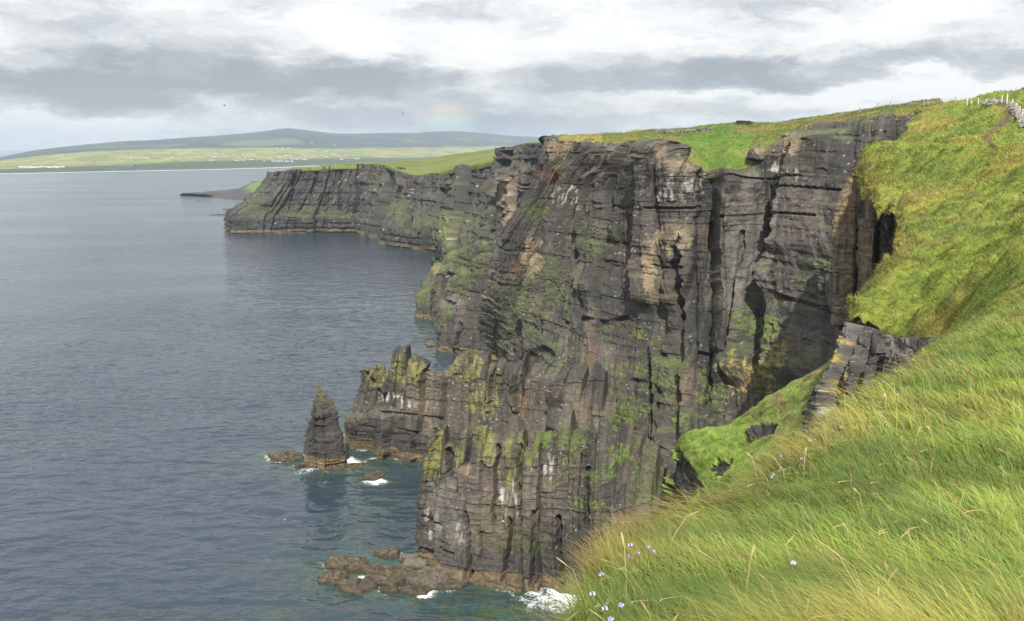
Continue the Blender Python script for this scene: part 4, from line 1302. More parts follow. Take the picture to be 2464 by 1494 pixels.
def sea_rock(x, y, hw, dep, h, seed, label, grey=0.0, slab=0.0, tiltx=0.0):
    p = SEAP(x, y)
    kk = p[1] / F
    rx, ry = hw * kk * 1.08, dep * 0.95
    h = h * 0.48
    n = 64
    nv = 26
    th = np.linspace(0, 2 * math.pi, n, endpoint=False)
    vv = np.linspace(0, 1, nv)
    T, Vv = np.meshgrid(th, vv, indexing='ij')
    z = -1.5 + (h + 1.5) * np.minimum(1, Vv / 0.62) ** 0.9
    rr = np.where(Vv < 0.62, 1.0 - 0.20 * (Vv / 0.62) ** 2, 0.80 * (1 - (Vv - 0.62) / 0.38) + 0.02)
    rad = polygon_radius(T, seed, 5 if slab > 0.5 else 7)
    nn = fbm(np.cos(T) * 1.6 + seed, np.sin(T) * 1.6 + Vv * 1.5, 4, seed) - 0.5
    rad = rad * (1 + (0.75 - 0.4 * slab) * nn)
    X, Y = rx * rad * rr * np.cos(T), ry * rad * rr * np.sin(T)
    d, tone, crack = blocks(X + 40, Y * 1.5 + z, seed, 0.30)
    z = z + np.where(Vv > 0.3, 1, 0) * ((fbm(X / 1.6 + seed, Y / 1.6, 4, seed + 2) - 0.5) * h * (0.8 - 0.5 * slab) + 0.35 * d * (1 - 0.6 * slab)) + X * tiltx
    ca, sa = math.cos(seed), math.sin(seed)
    Xr, Yr = X * ca + Y * sa + 0.5 * nn, -X * sa + Y * ca
    step = hsh(np.floor(Xr / 1.7 + 0.4 * nn), np.floor(Yr / 1.3 + nn), 0, seed)
    z = z - np.where(Vv > 0.3, 1, 0) * step * h * 0.55 * (1 - 0.7 * slab)
    Q = np.stack([X, Y, z], -1)
    s1 = fbm(X / 0.5 + seed, Y / 0.5, 4, seed + 3, 0.7)
    c = np.broadcast_to(np.array([0.055, 0.044, 0.030]), Q.shape).copy() * (0.6 + 0.9 * fbm(X, Y + z, 3, seed + 5))[..., None]
    c = mixc(c, (0.15, 0.115, 0.055), sstep(0.54, 0.64, s1) * 0.75 * sstep(0.3, 1.2, z))
    c = mixc(c, (0.030, 0.024, 0.016), sstep(0.55, 0.68, fbm(X / 0.8, Y / 0.8 + 9, 3, seed + 6)) * 0.7)
    if grey:
        c = mixc(c, (0.13, 0.115, 0.095), np.full(c.shape[:2], grey) * sstep(0.3, 0.6, fbm(X / 1.5, Y / 1.5, 3, seed + 7)))
    c = mixc(c, (0.035, 0.030, 0.018), sstep(0.6, 0.1, z) * 0.9)
    p[2] = 0.0
    WATERPTS.append((Q + p)[np.abs(z) < 0.35][:, :2])
    o = close_rings('sea_rock', Q, c, MAT_ROCK, label=label, cat='rock', group='seaweed-covered rocks in the sea')
    o.location = p
    return o


sea_rock(688, 1100, 44, 3.6, 2.4, 501, 'brown low rock on the seaward side of the pointed stack')
sea_rock(721, 1124, 12, 1.6, 1.8, 502, 'small dark rock tucked against the seaward foot of the stack')
sea_rock(808, 1126, 34, 2.4, 2.0, 503, 'brown rock at the foot of the stack facing the viewer')
sea_rock(824, 1102, 20, 2.2, 1.9, 504, 'small brown rock between the stack and the middle promontory')
sea_rock(864, 1124, 30, 2.4, 1.6, 505, 'flat wave-washed rock in the channel beside the stack')
sea_rock(900, 1146, 34, 3.0, 2.0, 506, 'rounded brown rock furthest from the stack, ringed with foam')
sea_rock(937, 1338, 31, 2.0, 2.6, 507, 'square flat-topped block standing alone in the water', slab=1.0)
sea_rock(848, 1362, 56, 3.6, 2.8, 508, 'tilted brown slab rock at the seaward end of the near reef', slab=0.6, tiltx=-0.10)
sea_rock(800, 1394, 40, 3.0, 2.2, 509, 'dark weedy rock at the outer corner of the near reef', slab=0.5)
sea_rock(862, 1412, 56, 3.0, 2.0, 510, 'low weedy rock along the front edge of the near reef', slab=0.5)
sea_rock(945, 1392, 68, 5.4, 2.8, 511, 'broad golden-brown rock in the middle of the near reef', slab=0.5)
sea_rock(1034, 1398, 60, 4.6, 3.0, 512, 'cracked brown rock joining the reef to the front promontory', grey=0.4, slab=0.6)
sea_rock(1000, 1354, 44, 3.4, 2.6, 513, 'grey slab rock beside the corner of the front promontory', grey=0.9, slab=0.7, tiltx=0.10)
sea_rock(905, 1376, 40, 2.6, 2.4, 521, 'ridged brown rock between the tilted slab and the broad rock', slab=0.4)
sea_rock(1000, 1424, 40, 2.0, 1.6, 522, 'low brown slab at the front of the reef nearest the promontory', slab=0.6)
sea_rock(935, 1422, 30, 1.6, 1.3, 523, 'small weedy rock awash at the front of the reef')
sea_rock(1090, 1406, 44, 2.4, 1.6, 524, 'long narrow ledge along the foot of the front promontory', grey=0.3, slab=0.8)
sea_rock(1036, 832, 12, 3.0, 3.2, 514, 'tan rock at the waterline below the near buttress', grey=0.6)
sea_rock(548, 504, 14, 5, 2.2, 515, 'thin dark rock just off the tip of the headland')
sea_rock(530, 517, 24, 5, 1.6, 516, 'long low dark reef off the headland tip')
sea_rock(556, 511, 14, 6, 3.0, 517, 'dark rock touching the headland tip')
sea_rock(478, 484, 5, 5, 1.6, 518, 'tiny dark rock awash beyond the low shelf')
sea_rock(545, 458, 6, 7, 2.0, 519, 'tiny rock behind the low rock shelf')
sea_rock(625, 438, 24, 10, 4.0, 520, 'thin reef at the back of the low rock shelf')


# ================================================================ SEA
def sea_axis(parts):
    out = [np.arange(a, b, s) for a, b, s in parts]
    return np.unique(np.concatenate(out))


sx = np.concatenate([-np.geomspace(24000, 200, 26), np.arange(-190, -90, 4), np.arange(-90, 75, 0.7), np.arange(75, 160, 5), np.geomspace(160, 24000, 20)])
sy = np.concatenate([-np.geomspace(6000, 20, 10), np.arange(0, 110, 8), np.arange(110, 290, 0.7), np.arange(290, 480, 2.5), np.arange(480, 1000, 8), np.geomspace(1000, 30000, 40)])
GX, GY = np.meshgrid(sx, sy, indexing='ij')
wp = np.concatenate(WATERPTS)
# nearest rock distance by a small raster distance field
from mathutils.kdtree import KDTree
wp = wp[::2]
kd = KDTree(len(wp))
for i_, p in enumerate(wp):
    kd.insert((float(p[0]), float(p[1]), 0.0), i_)
kd.balance()
DD = np.full(GX.shape, 60.0)
nr = (GX > -92) & (GX < 80) & (GY > 108) & (GY < 520)
nr |= (GX > -300) & (GX < 30) & (GY > 480) & (GY < 1000)
DD[nr] = [kd.find((float(a), float(b), 0.0))[2] for a, b in zip(GX[nr], GY[nr])]
foam = np.zeros(GX.shape)
strong = np.zeros(GX.shape)
for (x, y, hx, hy, s) in ((722, 1136, 26, 10, 1.0), (715, 1122, 20, 8, .9), (850, 1112, 40, 10, .9), (868, 1108, 30, 8, .8), (900, 1160, 44, 8, .9), (930, 1128, 40, 10, .35), (845, 1165, 40, 12, .35), (780, 1160, 30, 8, .7),
                          (1335, 1458, 75, 26, 1.25), (1375, 1440, 40, 24, 1.5), (1300, 1482, 60, 12, .9), (922, 1424, 18, 10, 1.0), (962, 1412, 14, 10, .9), (870, 1424, 40, 8, .5), (1015, 1430, 30, 8, .5),
                          (1080, 868, 40, 4, .8), (1070, 846, 40, 4, .8), (590, 558, 40, 3, .9), (640, 561, 20, 2, .8), (840, 606, 20, 2, .8), (800, 580, 60, 3, .4), (860, 1390, 60, 12, .4), (600, 1490, 70, 14, .5), (660, 1130, 26, 6, .4)):
    p = SEAP(x, y)
    p2 = SEAP(x, y + hy)
    ax, ay = hx * p[1] / F, abs(p2[1] - p[1])
    ax, ay = ax * 1.35, ay * 1.2
    strong = np.maximum(strong, s * np.exp(-(((GX - p[0]) / ax) ** 2 + ((GY - p[1]) / ay) ** 2)))
edge_m = np.exp(-np.maximum(DD, 0) / 2.0)
foam = np.clip(1.0 * edge_m * sstep(0.42, 0.62, fbm(GX / 5, GY / 5, 3, 601)) + 0.95 * strong, 0, 1.9)
shal = np.zeros(GX.shape)
for (x, y, hx, hy, s) in ((1200, 1470, 200, 50, 1.0), (1320, 1450, 120, 30, .9), (960, 1400, 110, 30, .7), (640, 1485, 110, 22, .55), (900, 1230, 110, 70, .42), (800, 1160, 80, 30, .3), (1040, 790, 40, 26, .6), (840, 1300, 90, 40, .35)):
    p = SEAP(x, y)
    p2 = SEAP(x, y + hy)
    ax, ay = hx * p[1] / F, abs(p2[1] - p[1])
    shal = np.maximum(shal, s * np.exp(-(((GX - p[0]) / ax) ** 2 + ((GY - p[1]) / ay) ** 2)))
shal = np.clip(np.maximum(shal, 0.8 * np.exp(-DD / 5)), 0, 1)
# swell near the viewer is real relief
GZ = ((fbm(GX / 11, GY / 5, 3, 611) - 0.5) * 0.9 + (fbm(GX / 4, GY / 2.2, 2, 612) - 0.5) * 0.5) * ((GY > 100) & (GY < 480) & (GX > -190) & (GX < 90)) * 0.8
me = np_mesh('sea', np.stack([GX, GY, GZ], -1), grid_quads(len(sx), len(sy)), smooth=True)
set_float(me, 'foam', foam)
set_float(me, 'shallow', shal)


def sea_material():
    m, nt, b, out = material('sea_water')
    g = node(nt, 'ShaderNodeNewGeometry')
    pos = g.outputs['Position']
    fo = node(nt, 'ShaderNodeAttribute', attribute_name='foam').outputs['Fac']
    sh = node(nt, 'ShaderNodeAttribute', attribute_name='shallow').outputs['Fac']

    def nz(scale, st, detail=4.0, rough=0.55, dist=0.0):
        mp = node(nt, 'ShaderNodeMapping', {'Vector': pos, 'Scale': st, 'Rotation': (0, 0, 0.22)})
        return node(nt, 'ShaderNodeTexNoise', {'Vector': mp.outputs[0], 'Scale': scale, 'Detail': detail, 'Roughness': rough, 'Distortion': dist}).outputs['Fac']

    def mr(v, a, b_, c=0.0, d=1.0):
        return node(nt, 'ShaderNodeMapRange', {'Value': v, 'From Min': a, 'From Max': b_, 'To Min': c, 'To Max': d}).outputs[0]

    def mth(op, a, b_, clamp=True):
        return node(nt, 'ShaderNodeMath', {0: a, 1: b_}, operation=op, use_clamp=clamp).outputs[0]

    def mix(f, a, b_):
        n = node(nt, 'ShaderNodeMix', {'Factor': f}, data_type='RGBA')
        for k_, v in (('A', a), ('B', b_)):
            if isinstance(v, tuple):
                n.inputs[k_].default_value = (*v, 1)
            else:
                nt.links.new(v, n.inputs[k_])
        return n.outputs['Result']

    bed = nz(0.22, (1, 1, 1), 6, 0.62)
    bed2 = nz(0.9, (1, 1, 1), 4, 0.6)
    bedc = mix(mr(bed, 0.42, 0.60), (0.040, 0.085, 0.060), (0.055, 0.070, 0.026))
    bedc = mix(mr(bed2, 0.45, 0.62, 0, 0.6), bedc, (0.014, 0.030, 0.026))
    deepc = mix(mr(nz(0.012, (1, 2, 1), 3), 0.35, 0.65), (0.018, 0.030, 0.048), (0.026, 0.040, 0.056))
    wc = mix(mth('MULTIPLY', sh, mr(bed, 0.30, 0.52, 0.25, 1.0)), deepc, bedc)
    f1 = nz(1.1, (1, 1, 1), 8, 0.72, 1.6)
    f2 = nz(0.25, (1, 1, 1), 5, 0.6, 0.6)
    fn = mr(mth('ADD', mth('MULTIPLY', f1, 0.62), mth('MULTIPLY', f2, 0.38)), 0.30, 0.70)
    ff = mth('ADD', mth('SUBTRACT', fn, 1.0, False), mth('MULTIPLY', fo, 0.60, False), False)
    ff = mth('MULTIPLY', mr(ff, 0.0, 0.34), mr(fo, 0.06, 0.25))
    # sparse flecks far from the rocks
    wc = mix(ff, wc, (0.74, 0.77, 0.78))
    nt.links.new(wc, b.inputs['Base Color'])
    nt.links.new(mr(ff, 0, 1, 0.12, 0.85), b.inputs['Roughness'])
    b.inputs['IOR'].default_value = 1.333
    b.inputs['Specular IOR Level'].default_value = 0.5
    w1 = nz(0.11, (0.55, 1, 1), 2.0, 0.5, 0.3)
    w2 = nz(0.34, (0.5, 1, 1), 2.0, 0.5, 0.4)
    w3 = nz(1.0, (0.7, 1, 1), 2.0, 0.5, 0.2)
    h = mth('ADD', mth('MULTIPLY', w1, 0.8, False), mth('MULTIPLY', w2, 0.85, False), False)
    h = mth('ADD', h, mth('MULTIPLY', w3, 0.16, False), False)
    bp = node(nt, 'ShaderNodeBump', {'Strength': mr(nz(0.008, (0.5, 1.2, 1), 3), 0.36, 0.64, 0.35, 1.0), 'Distance': 1.45, 'Height': h})
    nt.links.new(bp.outputs[0], b.inputs['Normal'])
    return m


sea = obj('sea', me, sea_material(), kind='structure', label='dark blue rippled sea of the bay', cat='sea')

# surf line on the far beach
C = []
for row in tab[1:14]:
    a, b2 = SEAP(row[0], row[1] + 0.5, 0.6), SEAP(row[0], row[1] - 0.6, 0.8)
    C.append([a, b2])
P, tu, tv = loft(np.asarray(C), 18)
x, y = P[..., 0], P[..., 1]
keep_w = sstep(0.34, 0.5, fbm(x[:, :1] / 260, 0 * x[:, :1], 3, 621))
ctr = P.mean(1, keepdims=True)
P = ctr + (P - ctr) * 0.55 * (0.10 + 0.9 * keep_w)[..., None]
MAT_FOAM = plain('surf_foam', (0.78, 0.79, 0.80), 0.8, 0.03, 0.15)
me = np_mesh('surf_line', P, grid_quads(P.shape[0], P.shape[1], True))
o = obj('surf_line', me, MAT_FOAM, kind='stuff', label='thin white line of surf along the far beach', cat='surf')

# ================================================================ HOUSES ACROSS THE BAY
bv_far = bvh_of(far)


def box_mesh(name, boxes):
    v, q = [], []
    for (x0, x1, y0, y1, z0, z1) in boxes:
        b = len(v)
        v += [(x0, y0, z0), (x1, y0, z0), (x1, y1, z0), (x0, y1, z0), (x0, y0, z1), (x1, y0, z1), (x1, y1, z1), (x0, y1, z1)]
        q += [(b, b + 3, b + 2, b + 1), (b + 4, b + 5, b + 6, b + 7), (b, b + 1, b + 5, b + 4), (b + 1, b + 2, b + 6, b + 5), (b + 2, b + 3, b + 7, b + 6), (b + 3, b, b + 4, b + 7)]
    return np_mesh(name, v, q)


def gable_mesh(name, L_, Wd, h0, h1, over=0.5):
    x, y = L_ / 2 + over, Wd / 2 + over
    t = 0.3
    v = [(-x, -y, h0 - 0.25), (x, -y, h0 - 0.25), (x, 0, h1), (-x, 0, h1), (x, y, h0 - 0.25), (-x, y, h0 - 0.25)]
    v += [(a, b, c_ + t) for a, b, c_ in v]
    q = [(0, 1, 2, 3), (3, 2, 4, 5), (6, 9, 8, 7), (9, 11, 10, 8), (0, 6, 7, 1), (4, 10, 11, 5)]
    q += [(1, 7, 8, 2), (2, 8, 10, 4), (3, 9, 6, 0), (5, 11, 9, 3)]
    return np_mesh(name, v, q)


def house_wall_mesh(L_, Wd, h0, h1):
    x, y = L_ / 2, Wd / 2
    v = [(-x, -y, -3), (x, -y, -3), (x, y, -3), (-x, y, -3), (-x, -y, h0), (x, -y, h0), (x, y, h0), (-x, y, h0), (-x, 0, h1), (x, 0, h1)]
    q = [(0, 1, 5, 4), (2, 3, 7, 6), (1, 2, 6, 5), (3, 0, 4, 7)]
    t = [(5, 6, 9), (7, 4, 8)]
    return np_mesh('house', v, q, t)


def build_house(L_, Wd, h0, h1):
    w = house_wall_mesh(L_, Wd, h0, h1)
    w.materials.append(MAT_HOUSE)
    r = gable_mesh('roof', L_, Wd, h0, h1)
    r.materials.append(MAT_SLATE)
    ch = box_mesh('chimney', [(-L_ / 2 + 0.2, -L_ / 2 + 1.5, -0.6, 0.6, h1 - 0.5, h1 + 1.6)])
    ch.materials.append(MAT_HOUSE)
    return w, r, ch


KINDS_H = [build_house(12, 8, 3.8, 6.8), build_house(16, 8, 4.0, 7.0), build_house(9, 7, 3.2, 5.6)]


def place_house(x, y, kind, label, group, rot=None):
    p = hit(bv_far, x, y, 6)
    if p is None:
        return
    w, r, ch = KINDS_H[kind]
    o = obj('house', w, None, label=label, cat='house', group=group)
    o.location = p
    o.rotation_euler[2] = random.uniform(-0.5, 0.5) if rot is None else rot
    obj('roof', r, None, o)
    obj('chimney', ch, None, o)


z1 = [(1185, 520, 1), (1220, 521, 1), (1255, 519, 0), (1285, 516, 0), (1310, 519, 1), (1335, 520, 0), (1075, 531, 0), (1550, 515, 0), (1510, 469, 2), (1935, 480, 0), (1950, 479, 2), (1998, 480, 2), (1895, 512, 2), (1920, 511, 0), (1938, 508, 2),
      (1880, 541, 2), (1898, 539, 0), (1914, 541, 2), (2112, 541, 0), (2128, 541, 1), (2170, 541, 0), (2190, 539, 2), (2250, 537, 1), (2266, 532, 2), (2145, 518, 0), (2197, 518, 0), (1630, 491, 2), (2365, 546, 2), (2450, 549, 1)]
for (a, b, kd_) in z1:
    place_house(a * 0.2686, 240.6 + b * 0.2686, kd_, 'tiny white house on the sunlit plain across the bay, among the western scatter', 'white houses west of the village')
z2 = [(450, 463, 0), (495, 456, 1), (515, 455, 0), (540, 452, 0), (660, 454, 0), (672, 453, 2), (720, 462, 1), (735, 461, 0), (712, 412, 0), (728, 411, 2), (675, 406, 2), (520, 398, 1), (430, 398, 0), (470, 398, 0), (795, 455, 0), (786, 458, 2), (830, 465, 1),
      (835, 421, 1), (872, 441, 0), (890, 445, 2), (905, 442, 0), (930, 458, 1), (940, 462, 0), (960, 486, 1), (955, 489, 0), (985, 452, 0), (1000, 456, 2), (1065, 456, 0), (1165, 447, 0), (1200, 446, 0), (1075, 484, 1), (1092, 485, 1),
      (555, 488, 0), (568, 485, 1), (590, 488, 0), (606, 486, 2), (640, 488, 1), (662, 490, 0), (410, 502, 0), (440, 505, 1), (465, 503, 0), (500, 506, 1), (520, 504, 2), (550, 508, 0), (100, 497, 1), (150, 490, 0), (168, 491, 2), (215, 492, 1)]
for (a, b, kd_) in z2:
    place_house(541.4 + a * 0.293, 240.6 + b * 0.293, kd_, 'tiny white house in the loose village behind the headland', 'white houses of the far village')
z3 = [(715, 357, 0), (1590, 435, 0), (1340, 415, 2), (1830, 398, 0), (1850, 398, 2), (2140, 384, 1), (2165, 384, 0), (2195, 383, 1), (2220, 348, 1), (2050, 418, 1), (2080, 420, 0), (2290, 399, 1), (2310, 397, 0), (1980, 400, 2), (1525, 336, 0), (1720, 436, 0), (1420, 370, 2), (1660, 352, 2), (1180, 360, 2), (640, 350, 2), (900, 372, 0), (2005, 345, 2), (1450, 395, 2), (1700, 405, 2)]
for (a, b, kd_) in z3:
    place_house(541.4 + a * 0.293, 240.6 + b * 0.293, kd_, 'tiny pale house on the shaded hillside across the bay', 'pale houses on the far hills')

# holiday caravans by the shore
cv = box_mesh('caravan', [(-6.5, 6.5, -2, 2, 0.5, 4.0)])
cv.materials.append(MAT_HOUSE)
cr = gable_mesh('roof', 13, 4, 4.0, 4.6, 0.2)
cr.materials.append(MAT_GREYWALL)
for a in list(range(178, 240, 14)) + list(range(240, 580, 17)):
    p = hit(bv_far, a * 0.2686, 240.6 + (606 + random.uniform(-4, 4)) * 0.2686, 5)
    if p is None:
        continue
    o = obj('caravan', cv, None, label='tiny white holiday caravan in the row along the far shore', cat='caravan', group='caravans along the far shore')
    o.location = p
    o.rotation_euler[2] = random.uniform(-0.5, 0.5)
    obj('roof', cr, None, o)
p = hit(bv_far, 302, 400.5, 5)
if p is not None:
    w = house_wall_mesh(70, 18, 6, 9)
    o = obj('barn', w, MAT_SLATE, label='long grey shed above the far beach', cat='shed')
    o.location = p
    obj('roof', gable_mesh('roof', 70, 18, 6, 9), MAT_SLATE, o)

# ================================================================ FENCES AND WALLS ON THE CLIFFTOP
bv_mid = bvh_of(mid)
bv_plat = bvh_of(plateau)


def ground_pt(x, y):
    best = None
    for k_ in range(14):
        d = Vector(ray(x, y + k_ * 0.7)).normalized()
        for bv in (bv_mid, bv_plat):
            r = bv.ray_cast(Vector((0, 0, EYE)), d, 1e5)
            if r[0] is not None and (best is None or r[3] < best[1]):
                best = (r[0], r[3])
        if best:
            return best[0]
    return None


def post_mesh(h, r0, lean=(0, 0), seed=0):
    rng = random.Random(seed)
    v, q = [], []
    n = 7
    levels = [(-0.5, 1.0), (h * 0.5, 0.96), (h - 0.08, 0.9), (h, 0.62)]
    for z, s in levels:
        for i_ in range(n):
            a = i_ / n * 2 * math.pi
            rr_ = r0 * s * (1 + 0.12 * rng.uniform(-1, 1))
            v.append((rr_ * math.cos(a) + lean[0] * max(z, 0), rr_ * math.sin(a) + lean[1] * max(z, 0), z))
    for l in range(len(levels) - 1):
        for i_ in range(n):
            j_ = (i_ + 1) % n
            q.append((l * n + i_, l * n + j_, (l + 1) * n + j_, (l + 1) * n + i_))
    v.append((lean[0] * h, lean[1] * h, h + 0.01))
    t = [((len(levels) - 1) * n + i_, (len(levels) - 1) * n + (i_ + 1) % n, len(v) - 1) for i_ in range(n)]
    return np_mesh('post', v, q, t)


def wire_mesh(pts, r=0.012):
    v, q = [], []
    for p0, p1 in zip(pts[:-1], pts[1:]):
        p0, p1 = Vector(p0), Vector(p1)
        seg = 6
        prev = None
        for s in range(seg + 1):
            t = s / seg
            p = p0.lerp(p1, t)
            p.z -= 0.10 * 4 * t * (1 - t)
            ids = []
            for k_ in range(3):
                a = k_ * 2.0944
                v.append((p.x, p.y + r * math.cos(a), p.z + r * math.sin(a)))
                ids.append(len(v) - 1)
            if prev:
                for k_ in range(3):
                    q.append((prev[k_], prev[(k_ + 1) % 3], ids[(k_ + 1) % 3], ids[k_]))
            prev = ids
    return np_mesh('wire', v, q)


def fence(name, posts, mat, r0, label, wires=(0.55, 0.85, 1.1)):
    """posts: (x, y of the foot on the survey grid, visible height in survey px, lean)"""
    feet = []
    for (x, y, hp, ln) in posts:
        p = ground_pt(x, y)
        if p is None:
            continue
        h = hp * p.y / F * 1.02
        feet.append((p, min(max(h, 0.7), 2.2), ln))
    if not feet:
        return
    root = bpy.data.objects.new(name, None)
    COL.objects.link(root)
    root.location = feet[0][0]
    root['label'] = label
    root['category'] = 'fence'
    o0 = Vector(feet[0][0])
    for i_, (p, h, ln) in enumerate(feet):
        o = obj('post', post_mesh(h, r0, (ln, 0), i_), mat, root)
        o.location = Vector(p) - o0
    for wz in wires:
        pts_ = [tuple(Vector(p) - o0 + Vector((0, 0, min(wz, h - 0.05)))) for p, h, ln in feet]
        obj('wire', wire_mesh(pts_), MAT_WIRE, root)
    return root


def z4(zx, zy):
    return 1804.8 + zx * 0.3221, 180.5 + zy * 0.3221


def mkposts(lst):
    out = []
    for (zx, zt_, zb, ln) in lst:
        x, y = z4(zx, zb)
        out.append((x, y, (zb - zt_) * 0.3221, ln))
    return out


fence('clifftop_fence', mkposts([(98, 350, 364, 0), (205, 346, 358, 0), (330, 340, 352, 0.03), (470, 330, 345, 0), (640, 300, 320, 0), (820, 243, 277, 0), (952, 210, 250, 0), (1046, 199, 240, 0.04), (1200, 197, 220, 0), (1294, 193, 234, 0), (1336, 186, 224, -0.35), (1422, 174, 212, 0), (1535, 168, 207, 0)]), MAT_WOOD, 0.13,
      'thin dark post and wire fence along the skyline above the gully')
fence('field_fence', mkposts([(1620, 180, 222, 0), (1652, 192, 216, 0.1), (1703, 175, 214, 0), (1760, 186, 210, 0), (1817, 176, 204, 0), (1880, 156, 205, 0), (1918, 144, 208, 0)]), MAT_PALE, 0.13, 'pale fence posts on the brow beside the head of the footpath')
fence('path_fence', mkposts([(1957, 180, 240, 0), (1985, 212, 268, 0), (2012, 236, 300, 0), (2032, 258, 330, 0), (2052, 270, 356, 0), (2075, 290, 392, 0)]), MAT_PALE, 0.10, 'white post fence running down the right side of the footpath')
fence('pasture_fence', [(1203 + a * 0.3221, 180.5 + b * 0.3221, 5.2, 0) for a, b in ((760, 452), (955, 424), (1060, 420), (1200, 413), (1355, 406), (1480, 400), (1600, 392), (1680, 386), (1760, 378), (1915, 366), (1935, 364), (1965, 362), (2000, 360))], MAT_WOOD, 0.10,
      'distant small fence posts along the plateau skyline')


def rubble(name, pts, width, hgt, n, seed, label, mat, smin=0.18, smax=0.5):
    """a tumbled dry wall of flat stones along a ground line"""
    rng = random.Random(seed)
    feet = [ground_pt(*p) for p in pts]
    feet = [f for f in feet if f is not None]
    v, q = [], []
    tot = len(feet) - 1
    for i_ in range(n):
        s = rng.uniform(0, tot - 1e-6)
        a, b = Vector(feet[int(s)]), Vector(feet[int(s) + 1])
        p = a.lerp(b, s - int(s))
        sz = rng.uniform(smin, smax)
        lift = rng.random() ** 1.4 * hgt
        ctr_ = p + Vector((rng.gauss(0, width * 0.4), rng.gauss(0, width * 0.4), lift - 0.05))
        ang_ = rng.uniform(0, 3.14)
        tl = rng.gauss(0, 0.25)
        hx, hy, hz_ = sz, sz * rng.uniform(0.5, 0.9), sz * rng.uniform(0.25, 0.6)
        b0 = len(v)
        for dz in (-1, 1):
            for dx, dy in ((-1, -1), (1, -1), (1, 1), (-1, 1)):
                sx_, sy_ = dx * hx * rng.uniform(0.75, 1.1), dy * hy * rng.uniform(0.75, 1.1)
                x_ = sx_ * math.cos(ang_) - sy_ * math.sin(ang_)
                y_ = sx_ * math.sin(ang_) + sy_ * math.cos(ang_)
                v.append((ctr_.x + x_, ctr_.y + y_, ctr_.z + dz * hz_ * rng.uniform(0.8, 1.1) + tl * x_))
        q += [(b0, b0 + 3, b0 + 2, b0 + 1), (b0 + 4, b0 + 5, b0 + 6, b0 + 7), (b0, b0 + 1, b0 + 5, b0 + 4), (b0 + 1, b0 + 2, b0 + 6, b0 + 5), (b0 + 2, b0 + 3, b0 + 7, b0 + 6), (b0 + 3, b0, b0 + 4, b0 + 7)]
    o0 = np.array(feet[0])
    me = np_mesh(name, np.array(v) - o0, q)
    o = obj(name, me, mat, label=label, cat='stone wall')
    o.location = feet[0]
    return o


rubble('stone_wall', [z4(1950, 226), z4(1972, 262), z4(1995, 300), z4(2015, 335), z4(2030, 370), z4(2048, 402)], 0.55, 0.8, 330, 3, 'tumbled white stone wall beside the footpath', MAT_STONE, 0.13, 0.36)
rubble('stone_wall', [z4(1748, 212), z4(1790, 212), z4(1850, 206)], 0.5, 0.5, 70, 4, 'short heap of pale stones at the head of the footpath', MAT_STONE, 0.15, 0.4)
rubble('stone_wall', [(1203 + a * 0.3221, 182 + b * 0.3221) for a, b in ((1165, 425), (1260, 428), (1340, 420), (1420, 424), (1500, 412), (1560, 408))], 1.2, 0.9, 200, 5, 'ruined low field wall along the plateau skyline', plain('lichened_stone', (0.17, 0.155, 0.14), 0.85, 0.8, 0.5), 0.25, 0.6)


# bushes on the plateau skyline
def bush(x, y, r, seed, label):
    p = ground_pt(x, y)
    rng = np.random.default_rng(seed)
    n = 900
    dv = rng.normal(size=(n, 3))
    dv /= np.linalg.norm(dv, axis=1, keepdims=True)
    ctr_ = dv * (rng.random((n, 1)) ** 0.4) * np.array([r * 1.5, r, r * 0.75]) * (0.75 + 0.5 * rng.random((n, 1)))
    ctr_[:, 2] = np.abs(ctr_[:, 2])
    a = rng.normal(size=(n, 3)) * 0.16
    b = rng.normal(size=(n, 3)) * 0.16
    v = np.stack([ctr_ - a, ctr_ + b, ctr_ + a, ctr_ - b], 1).reshape(-1, 3)
    col = np.repeat(np.array([[0.045, 0.06, 0.022]]) * (0.6 + 0.9 * rng.random((n, 1))), 4, 0)
    me = np_mesh('foliage', v, np.arange(n * 4).reshape(-1, 4), None, col)
    o = bpy.data.objects.new('thorn_bush', None)
    COL.objects.link(o)
    o.location = p
    o['label'] = label
    o['category'] = 'bush'
    o['group'] = 'bushes on the plateau skyline'
    obj('foliage', me, MAT_BLADE, o)
    obj('stem', post_mesh(r * 0.7, 0.06), MAT_WOOD, o)


bush(1783, 299, 1.5, 1, 'small dark thorn bush on the plateau skyline, seaward one of two')
bush(1799, 298, 1.1, 2, 'small dark thorn bush on the plateau skyline, inland one of two')

# ================================================================ GRASS
RNG = np.random.default_rng(99)


